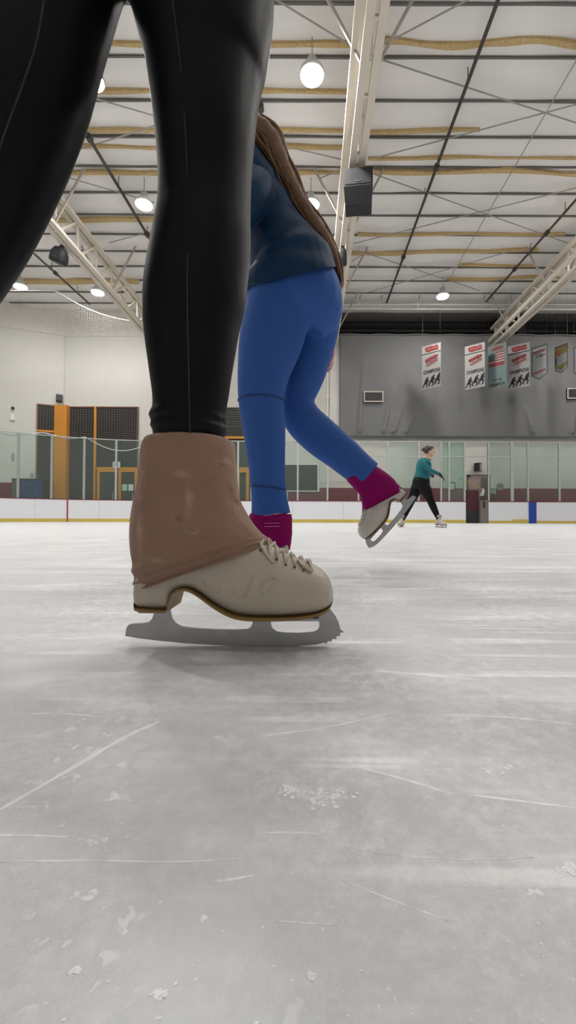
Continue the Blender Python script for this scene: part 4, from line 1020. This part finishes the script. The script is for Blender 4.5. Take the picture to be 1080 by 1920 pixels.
def person_near():
    base = P(440, 1213, FY); base.z = 0
    hipc = Vector((pel.x, pel.y-.02, 1.09))
    torso = [(hipc.x, hipc.y, hipc.z-.05, .10, .09), (hipc.x, hipc.y, hipc.z+.02, .15, .122), (hipc.x+.01, hipc.y, hipc.z+.12, .14, .105), (hipc.x+.03, hipc.y, hipc.z+.24, .13, .10), (hipc.x+.05, hipc.y, hipc.z+.38, .155, .115), (hipc.x+.05, hipc.y, hipc.z+.48, .15, .095), (hipc.x+.05, hipc.y, hipc.z+.53, .06, .055), (hipc.x+.06, hipc.y, hipc.z+.60, .05, .052)]
    sh = hipc+Vector((.05, 0, .47)); hd = hipc+Vector((.08, 0, .69))
    body = NB()
    chain(body, shrink(torso, .95)); chain(body, shrink(nearleg)); chain(body, shrink(trail))
    ank = P(354, 830, FY); heel = P(345, 1060, FY); toe = P(470, 1100, FY)
    tube(body, [ank+Vector((0, 0, .01)), P(353, 930, FY), P(350, 1050, FY)], [.042, .034, .03], 14)
    tube(body, [P(345, 1060, FY), P(450, 1085, FY), P(560, 1110, FY)], [.026, .026, .018], 14)
    a2 = P(-335, 850, TY); tube(body, [a2+Vector((0, 0, .01)), a2-Vector((.005, 0, .08)), a2-Vector((.006, 0, .16))], [.038, .034, .028], 14)
    tube(body, [a2-Vector((.005, 0, .16)), a2+Vector((.06, 0, -.18)), a2+Vector((.14, 0, -.2))], [.026, .026, .018], 14)
    arms = []
    for s in (-1, 1):
        rows = [(sh.x, sh.y+s*.12, sh.z-.01, .055, .055), (sh.x-.01, sh.y+s*.19, sh.z-.03, .05, .052), (sh.x+.06, sh.y+s*.24, sh.z-.12, .042, .044), (sh.x+.14, sh.y+s*.26, sh.z-.19, .037, .038), (sh.x+.22, sh.y+s*.22, sh.z-.13, .036, .037), (sh.x+.30, sh.y+s*.16, sh.z-.03, .026, .027)]
        arms.append(rows); chain(body, shrink(rows, .9), 16, (0, 0, 1)); hand(body, (sh.x+.305, sh.y+s*.155, sh.z-.02), (.6, -s*.3, .8), (-.3, -s, 0), .95, .3, s)
    head(body, hd, (1, 0, -.15), (0, 0, 1)); tube(body, [hipc+Vector((.05, 0, .5)), hd-Vector((.01, 0, .04))], [.052, .05], 14)
    o = obj('person', remesh(body, .006, 5), 'skin', None, True, base=base)
    tag(o, 'person in black leggings standing on cream skates with a tan boot cover', 'person')
    lg = NB(); chain(lg, nearleg, 40); chain(lg, trail, 40)
    chain(lg, [(hipc.x, hipc.y, hipc.z-.06, .10, .09), torso[1], (hipc.x+.01, hipc.y, hipc.z+.12, .145, .11)])
    obj('leggings', remesh(lg, .0045, 3), 'legblack', o, True)
    sw = NB(); chain(sw, [(hipc.x, hipc.y, hipc.z+.04, .172, .13)]+[(r[0], r[1], r[2], r[3]*1.07, r[4]*1.07) for r in torso[2:7]])
    for rows in arms: chain(sw, [(*r[:3], r[3]*1.1, r[4]*1.1) for r in rows], 16, (0, 0, 1))
    obj('jacket', remesh(sw, .008, 4), 'black', o, True)
    hr = NB(); ball(hr, hd+Vector((-.012, 0, .028)), (.104, .085, .105), 3); ball(hr, hd+Vector((-.11, 0, .05)), .042, 2)
    for v in hr.verts:
        if v.co.x > hd.x+.055 and v.co.z < hd.z+.07: v.co.x = hd.x+.05
    obj('hair', remesh(hr, .006, 3), 'hairdark', o, True)
    # seams down the outside of each leg
    def seam(rows, pts, Y):
        rr = resample(rows, 6); out = []
        for px, py in resample(pts, 6):
            p = P(px, py, Y); r = min(rr, key=lambda q: abs(q[2]-p.z)); dx = max(-.95, min(.95, (p.x-r[0])/r[4])); yy = r[1]-r[3]*math.sqrt(1-dx*dx)
            k = yy/p.y; q = P(px, py, yy-.0028); out.append(q)
        b = NB(); tube(b, out, .0009, 6); obj('leg_seam', b, 'seam', o)
    seam(nearleg, [(322, -10), (336, 100), (345, 200), (351, 320), (352, 450), (351, 560), (353, 660), (355, 760), (356, 812)], FY)
    seam(trail, [(84, -10), (68, 80), (42, 160), (12, 240), (-14, 320)], TY)
    # skates
    q0 = P(440, 1213, FY)
    q = Matrix.Translation((q0.x, q0.y, .0005)) @ Matrix.Rotation(YAW, 4, 'Z')
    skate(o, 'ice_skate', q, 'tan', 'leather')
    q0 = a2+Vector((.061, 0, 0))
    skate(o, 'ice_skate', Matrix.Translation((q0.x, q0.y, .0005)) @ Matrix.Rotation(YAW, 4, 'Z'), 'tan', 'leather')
    return o
person_near()

# ---------- the skater in blue leggings, leaning forward with one foot lifted
MY = 1.33
def person_blue():
    base = P(480, 1073, MY); base.z = 0
    stand = [pxrow(528, 560, MY, 62, .10), pxrow(508, 640, MY, 60, .088), pxrow(494, 700, MY, 49, .078), pxrow(490, 752, MY, 43, .068), pxrow(495, 800, MY, 40.5, .062), pxrow(499, 850, MY, 36, .058), pxrow(502, 900, MY, 33, .053), pxrow(505, 935, MY, 33.5, .055), pxrow(508, 966, MY, 37.5, .060)]
    BY = 1.47; k = BY/MY
    lift = [pxrow(585, 570, BY-.03, 60, .10), pxrow(590, 630, BY, 43, .085), pxrow(572, 700, BY, 38, .075), pxrow(556, 748, BY, 34, .066), pxrow(566, 784, BY, 36, .062), pxrow(600, 818, BY+.01, 37, .060), pxrow(640, 850, BY+.01, 34, .055), pxrow(672, 878, BY+.01, 31, .05), pxrow(690, 893, BY+.01, 31, .05)]
    # bent shank radii run across the shank, handled by the tube frame
    tors = [pxrow(548, 600, 1.40, 78, .15), pxrow(548, 560, 1.40, 90, .17), pxrow(545, 515, 1.40, 78, .155), pxrow(526, 470, 1.40, 63, .14), pxrow(498, 420, 1.40, 58, .145), pxrow(468, 370, 1.40, 56, .16), pxrow(446, 330, 1.40, 48, .16), pxrow(428, 298, 1.40, 32, .06), pxrow(405, 270, 1.40, 26, .05)]
    hd = P(378, 246, 1.40)
    farm = [pxrow(470, 345, 1.50, 34, .05), pxrow(490, 375, 1.56, 28, .05), pxrow(530, 430, 1.585, 23, .043), pxrow(568, 490, 1.58, 20, .038), pxrow(595, 560, 1.57, 17, .033), pxrow(612, 618, 1.56, 13, .026)]
    narm = [pxrow(478, 350, 1.28, 36, .05), pxrow(468, 372, 1.23, 30, .05), pxrow(430, 425, 1.20, 26, .044), pxrow(405, 470, 1.20, 22, .038), pxrow(385, 445, 1.21, 20, .034), pxrow(372, 420, 1.22, 15, .027)]
    o_b = NB()
    chain(o_b, shrink(tors, .93)); chain(o_b, shrink(stand)); chain(o_b, shrink(lift))
    chain(o_b, shrink(farm, .9), 14); chain(o_b, shrink(narm, .9), 14)
    w = P(613, 622, 1.56); hand(o_b, w, P(622, 655, 1.56)-w, (-1, 0, .2), .95, .30, 1)
    w = P(371, 418, 1.22); hand(o_b, w, (-.15, 0, .8), (0, 1, 0), .95, .4, -1)
    tube(o_b, [P(508, 960, MY), P(508, 1010, MY), P(505, 1045, MY)], [.045, .035, .03], 12); tube(o_b, [P(505, 1045, MY), P(470, 1055, MY), P(420, 1058, MY)], [.026, .026, .018], 12)
    up = (Vector((hd.x, 0, hd.z))-Vector((P(440, 310, 1.4).x, 0, P(440, 310, 1.4).z))).normalized()
    head(o_b, hd, Vector((-.75, 0, -.30)), up)
    o = obj('person', remesh(o_b, .006, 5), 'skinpink', None, True, base=base)
    tag(o, 'person in blue leggings leaning forward with one foot in a magenta cover lifted behind', 'person')
    lg = NB(); chain(lg, stand, 32); chain(lg, lift, 32)
    chain(lg, [pxrow(545, 625, 1.40, 62, .12), pxrow(549, 595, 1.40, 88, .165), pxrow(551, 560, 1.40, 92, .172), pxrow(546, 512, 1.40, 76, .150)])
    obj('leggings', remesh(lg, .007, 5), 'legblue', o, True)
    jk = NB()
    def fold(rows):
        rr = resample(rows, 8); out = []
        for i, r in enumerate(rr):
            t = 1.03+.022*math.sin(i*.85+.8*math.sin(i*.37))*(1 if 4 < i < 44 else 0); out.append((*r[:3], r[3]*t, r[4]*t))
        return out
    jr = fold([pxrow(547, 610, 1.40, 93, .180), pxrow(549, 560, 1.40, 95, .182), pxrow(546, 512, 1.40, 80, .165)]+tors[3:7]+[pxrow(440, 312, 1.40, 40, .085)])
    tube(jk, [Vector(r[:3]) for r in jr], [(r[3], r[4]) for r in jr], 28, (0, 1, 0))
    sl_ = NB(); chain(sl_, [(*r[:3], r[3]*1.12, r[4]*1.12) for r in farm[:-1]+[pxrow(609, 607, 1.56, 14, .029)]], 16); obj('sleeve', remesh(sl_, .006, 3), 'navytop', o, True)
    chain(jk, [(*r[:3], r[3]*1.12, r[4]*1.12) for r in narm], 16)
    jm = remesh(jk, .006, 3)
    # hem: a slanted cut, low over the hip and rising towards the back
    ha, hb, hc = P(625, 503, 1.40), P(470, 541, 1.40), P(546, 517, 1.225); hn = (hb-ha).cross(hc-ha).normalized()
    if hn.z < 0: hn = -hn
    bj = NB(); bj.from_mesh(jm)
    # only trim the body, not the sleeves reaching below
    gz = [g for g in bj.verts[:]+bj.edges[:]+bj.faces[:] if all(v.co.y < 1.62 for v in ([g] if isinstance(g, bmesh.types.BMVert) else g.verts))]
    bmesh.ops.bisect_plane(bj, geom=gz, plane_co=ha, plane_no=hn, clear_inner=True); bj.to_mesh(jm); bj.free()
    for p_ in jm.polygons: p_.use_smooth = True
    jo = obj('jacket', jm, 'navytop', o, True); sj = jo.modifiers.new('thickness', 'SOLIDIFY'); sj.thickness = .004; sj.offset = -1
    b = NB(); r0 = tors[5]; tube(b, [P(476, 352, 1.245), P(496, 360, 1.25), P(515, 374, 1.275), P(532, 392, 1.315), P(546, 408, 1.36)], .007, 8); obj('piping', b, 'navylight', jo, True)
    # hem and seams
    def ringband(rows, py, Y, r, nm, slope=0):
        rr = resample(rows, 6); z = P(500, py, Y).z; q = min(rr, key=lambda v: abs(v[2]-z)); b = NB()
        tube(b, [Vector((q[0]+q[4]*1.01*math.cos(t*PI/20), q[1]+q[3]*1.01*math.sin(t*PI/20), z+slope*math.cos(t*PI/20))) for t in range(41)], r, 6); obj(nm, b, 'blueseam', o)
    ringband(stand, 752, MY, .0022, 'knee_seam'); ringband(stand, 915, MY, .0028, 'ankle_seam', -.006)
    # long hair blown along the back
    hr = NB(); rows = [pxrow(385, 236, 1.40, 56, .085), pxrow(440, 246, 1.40, 44, .095), pxrow(482, 270, 1.40, 26, .11), pxrow(512, 300, 1.40, 27, .11), pxrow(533, 345, 1.40, 24, .10), pxrow(556, 390, 1.40, 21, .09), pxrow(584, 432, 1.40, 20, .08), pxrow(616, 474, 1.40, 17, .06), pxrow(632, 508, 1.40, 10, .045), pxrow(640, 535, 1.40, 5, .03)]; rr = resample(rows, 5); tube(hr, [Vector(r[:3]) for r in rr], [(r[3]*(1+.04*math.sin(i*2.1)), r[4]*.92) for i, r in enumerate(rr)], 24, (0, 1, 0))
    rn = random.Random(2)
    for q in range(46):
        u = rn.uniform(-1, 1); v = rn.uniform(-.95, .95); st = rn.randint(0, 12); en = rn.randint(26, len(rr)-1); pts = []
        for i in range(st, en+1):
            r = rr[i]; t = (Vector(rr[min(i+1, len(rr)-1)][:3])-Vector(rr[max(i-1, 0)][:3])).normalized(); nrm = Vector((0, 1, 0)).cross(t)
            pts.append(Vector(r[:3])+Vector((0, u*r[3]*1.02, 0))+nrm*(r[4]*(.82*v+.1*math.sin(i*.7+q))))
        tube(hr, pts, [.0075*(1-.75*i/len(pts)) for i in range(len(pts))], 6)
    ball(hr, hd+up*.03-Vector((-.02, 0, 0)), .108, 3)
    for v in hr.verts:
        d = v.co-hd
        if d.x < -.045 and d.length < .13: v.co.x = hd.x-.045
    obj('hair', hr, 'hair', o, True)
    # skates
    q0 = P(505, 1000, MY)
    sc = .95
    mt = Matrix.Translation((q0.x-.061*sc, q0.y, .0005)) @ Matrix.Rotation(PI, 4, 'Z') @ Matrix.Scale(sc, 4)
    bt, cv = skate(o, 'ice_skate', mt, 'magenta', 'leatherwhite', start=6)
    b = NB()
    for py in (981, 987): tube(b, [P(x, py-.004*(x-510), MY-.052) for x in (496, 505, 515, 524)], .0014, 6)
    obj('pale_mark', b, 'pinkmark', cv)
    X = Vector((-.67, 0, -.74)).normalized(); Z = Vector((-.74, 0, .67)).normalized(); Yv = Z.cross(X)
    sc = .86; ank = P(686, 895, BY+.01)            # ankle opening of the cover, local (-.061, 0, .245)
    r = Matrix(((X.x, Yv.x, Z.x, 0), (X.y, Yv.y, Z.y, 0), (X.z, Yv.z, Z.z, 0), (0, 0, 0, 1)))
    org = ank - (r.to_3x3() @ Vector((-.066, 0, .222)))*sc
    mt = Matrix.Translation(org) @ r @ Matrix.Scale(sc, 4)
    skate(o, 'ice_skate', mt, 'magenta', 'leatherwhite')
    return o
person_blue()

# ---------- the far skater in teal
def person_teal():
    GY = 8.5; k = GY/F
    def T(x, y): return 700+x/4.909, 800+y/4.909
    def R(x, y, Y, hw, dep=None):
        px, py = T(x, y); return pxrow(px, py, Y, hw/4.909, dep)
    base = P(787, 988, GY); base.z = 0
    tors = [R(432, 560, GY, 62, .13), R(436, 515, GY, 76, .165), R(448, 470, GY, 68, .135), R(458, 420, GY, 64, .125), R(464, 370, GY, 64, .14), R(470, 325, GY, 56, .16), R(480, 296, GY, 34, .09), R(492, 280, GY, 22, .045)]
    hd = P(*T(512, 226), GY)
    rl = [R(462, 545, GY-.08, 58, .085), R(490, 600, GY-.12, 52, .08), R(520, 665, GY-.15, 36, .06), R(548, 730, GY-.16, 34, .055), R(575, 790, GY-.16, 28, .048), R(600, 850, GY-.16, 19, .038)]
    ll = [R(412, 545, GY+.08, 60, .085), R(385, 605, GY+.10, 50, .08), R(355, 670, GY+.10, 38, .06), R(325, 730, GY+.10, 35, .055), R(295, 800, GY+.10, 27, .046), R(266, 862, GY+.10, 19, .038)]
    na = [R(448, 318, GY-.17, 27, .052), R(462, 345, GY-.21, 28, .05), R(500, 385, GY-.22, 25, .044), R(545, 410, GY-.22, 21, .038), R(585, 428, GY-.21, 18, .034), R(612, 440, GY-.20, 14, .027)]
    fa = [R(478, 318, GY+.17, 26, .05), R(488, 350, GY+.2, 26, .048), R(505, 400, GY+.2, 22, .042), R(510, 440, GY+.17, 19, .036), R(514, 432, GY+.10, 16, .032), R(517, 430, GY+.05, 12, .026)]
    b = NB()
    chain(b, shrink(tors, .93)); chain(b, shrink(rl, .9), 14); chain(b, shrink(ll, .9), 14); chain(b, shrink(na, .88), 12, (0, 0, 1)); chain(b, shrink(fa, .88), 12, (0, 0, 1))
    tube(b, [P(*T(488, 300), GY), P(*T(503, 258), GY)], [.052, .05], 12)
    head(b, hd, (1, -.15, -.05), (0, 0, 1), .095)
    wn = P(*T(612, 440), GY-.20); dn_ = P(*T(660, 490), GY-.2)-wn; hand(b, wn, dn_, (-.5, .3, -.8), .95, .2, 1)
    wf = P(*T(517, 432), GY+.05); hand(b, wf, (.4, -.8, -.3), (0, 0, -1), .9, .6, 1)
    for (leg, ang) in ((rl, -.9), (ll, PI+.9)):
        a = Vector(leg[-1][:3]); d = Vector((math.cos(ang), math.sin(ang), 0))
        tube(b, [a+Vector((0, 0, .02)), a-Vector((0, 0, .10)), a+d*.06-Vector((0, 0, .12))], [.034, .028, .02], 10)
    o = obj('person', remesh(b, .007, 4), 'skin', None, True, base=base)
    tag(o, 'person in teal sweater and black gloves gliding with legs apart near the boards', 'person')
    lg = NB(); chain(lg, rl, 24); chain(lg, ll, 24)
    chain(lg, [R(434, 570, GY, 60, .13), R(436, 530, GY, 77, .168), R(442, 500, GY, 78, .165), R(448, 470, GY, 70, .14)])
    obj('leggings', remesh(lg, .008, 5), 'legcharcoal', o, True)
    sw = NB(); chain(sw, [R(450, 492, GY, 78, .155)]+[(*r[:3], r[3]*1.08, r[4]*1.08) for r in tors[2:7]], 24)
    chain(sw, [(*r[:3], r[3]*1.1, r[4]*1.1) for r in na[:-1]]+[R(603, 437, GY-.2, 16, .03)], 16, (0, 0, 1)); chain(sw, [(*r[:3], r[3]*1.1, r[4]*1.1) for r in fa[:-1]], 16, (0, 0, 1))
    obj('sweater', remesh(sw, .008, 3), 'teal', o, True)
    g = NB(); chain(g, [R(600, 433, GY-.205, 20, .034), R(612, 441, GY-.2, 18, .032), R(622, 451, GY-.2, 18, .03)], 12, (0, 0, 1)); hand(g, wn, dn_, (-.5, .3, -.8), .95, .2, 1, .0035); obj('glove', remesh(g, .0045, 3), 'glove', o, True)
    g = NB(); hand(g, wf, (.4, -.8, -.3), (0, 0, -1), .9, .6, 1, .0035); obj('glove', remesh(g, .0045, 3), 'glove', o, True)
    hr = NB(); ball(hr, hd+Vector((-.022, 0, .03)), (.098, .086, .094), 3); ball(hr, hd+Vector((.02, 0, .062)), (.078, .076, .05), 3)
    bun = P(*T(462, 210), GY); ball(hr, bun, (.046, .05, .04), 2); ball(hr, bun+Vector((.03, 0, .005)), (.05, .05, .042), 2)
    obj('hair', remesh(hr, .007, 3), 'hairdark', o, True)
    b = NB(); tube(b, [P(*T(x, y), GY-.06) for x, y in ((470, 285), (488, 298), (510, 304), (528, 306))], .012, 8); obj('collar', b, 'legcharcoal', o, True)
    for (leg, ang, sc) in ((rl, -.95, .98), (ll, PI+.95, .98)):
        a = Vector(leg[-1][:3]); d = Vector((math.cos(ang), math.sin(ang), 0))
        mt = Matrix.Translation((a.x+d.x*.06, a.y+d.y*.06, .0005)) @ Matrix.Rotation(ang, 4, 'Z') @ Matrix.Scale(sc, 4)
        bt, _ = skate(o, 'ice_skate', mt, None, 'leatherwhite', False, False)
        b = NB(); p = Vector((a.x, a.y, 0)); tube(b, [p+Vector((0, 0, .262)), p+Vector((0, 0, .225)), p+Vector((0, 0, .20))], [(.052, .052), (.062, .06), (.058, .056)], 16); obj('cuff', b, 'grey', bt, True)
    return o
person_teal()

# ------------------------------------------------------------------ shavings on the ice
rn = random.Random(5); b = NB()
def chip(p, r, fl=.35):
    ax = (Vector((r, 0, 0)), Vector((0, r*rn.uniform(.5, 1), 0)), Vector((0, 0, r*fl)))
    a = rn.uniform(0, PI); q = Matrix.Rotation(a, 3, 'Z')
    n0 = len(b.verts); ball(b, p, 1, 1, tuple(q @ v for v in ax)); b.verts.ensure_lookup_table()
    for v in b.verts[n0:]: v.co += Vector((rn.uniform(-.25, .25)*r, rn.uniform(-.25, .25)*r, rn.uniform(-.1, .1)*r))
for _ in range(320):
    px = rn.uniform(-100, 1180); py = 1080+(1920-1080)*rn.random()**1.2
    p = PZ(px, py, 0); chip(p, rn.uniform(.0003, .0008)*(1+p.y*.8), .4)
for (px, py, n, sp) in ((1005, 1672, 10, 14), (640, 1490, 16, 26), (540, 1480, 26, 20), (600, 1497, 40, 34), (1060, 1632, 30, 16), (410, 1385, 16, 24), (300, 1862, 7, 12), (380, 1722, 6, 10), (940, 1440, 14, 30), (1070, 1625, 8, 14), (585, 1832, 5, 10), (140, 1820, 6, 10), (600, 1200, 30, 40), (640, 1195, 20, 14)):
    for _ in range(n):
        p = PZ(px+rn.gauss(0, sp*.6), py+rn.gauss(0, sp*.22), 0); chip(p, rn.uniform(.0008, .0020), .22)
def track(pts, wpx):
    rr = resample(pts, 8); L_ = []; R_ = []
    for i, (px, py) in enumerate(rr):
        j = min(i+1, len(rr)-1); k_ = max(i-1, 0); dx, dy = rr[j][0]-rr[k_][0], rr[j][1]-rr[k_][1]; l = math.hypot(dx, dy); f = wpx*.42*(.35+.9*rn.random())*min(1, .2+4*min(i, len(rr)-1-i)/len(rr))
        L_.append(PZ(px-dy/l*f, py+dx/l*f, 0)); R_.append(PZ(px+dy/l*f, py-dx/l*f, 0))
    loft(b, [[(a.x, a.y, -.0002), (a.x, a.y, .00008), ((a.x+c.x)/2, (a.y+c.y)/2, .00022), (c.x, c.y, .00008), (c.x, c.y, -.0002)] for a, c in zip(L_, R_)])
for pts, wd in (([(-30, 1535), (110, 1455), (230, 1385), (300, 1352)], 9), ([(470, 1563), (540, 1561), (612, 1564)], 4), ([(515, 1728), (575, 1731), (632, 1736)], 4), ([(640, 1650), (740, 1690), (840, 1727)], 5), ([(-20, 1566), (60, 1567), (135, 1570)], 5),
                ([(390, 1655), (440, 1648), (482, 1641)], 5), ([(680, 1257), (790, 1264), (900, 1275)], 4), ([(840, 1486), (960, 1500), (1090, 1517)], 5), ([(-10, 1617), (150, 1614), (330, 1616), (470, 1610)], 4), ([(480, 1382), (620, 1362), (760, 1330)], 3),
                ([(640, 1430), (760, 1462), (850, 1490)], 5), ([(820, 1340), (950, 1345), (1090, 1360)], 4), ([(20, 1340), (110, 1338), (200, 1345)], 3), ([(700, 1600), (860, 1612), (1000, 1608)], 3)):
    track(pts, wd)
sh = obj('ice_shavings', b, 'snow', None, False, base=(0, .3, 0)); tag(sh, 'loose white ice shavings scattered over the scratched ice', 'ice shavings', None, 'stuff')

# ------------------------------------------------------------------ world and view
w = bpy.data.worlds.new('world'); SC.world = w; w.use_nodes = True
w.node_tree.nodes['Background'].inputs[0].default_value = (1, .97, .93, 1); w.node_tree.nodes['Background'].inputs[1].default_value = .02
vs = SC.view_settings; SC.display_settings.display_device = 'sRGB'
vs.view_transform = 'Standard'; vs.look = 'None'; vs.exposure = 0.0; vs.gamma = 1.0; vs.use_curve_mapping = False
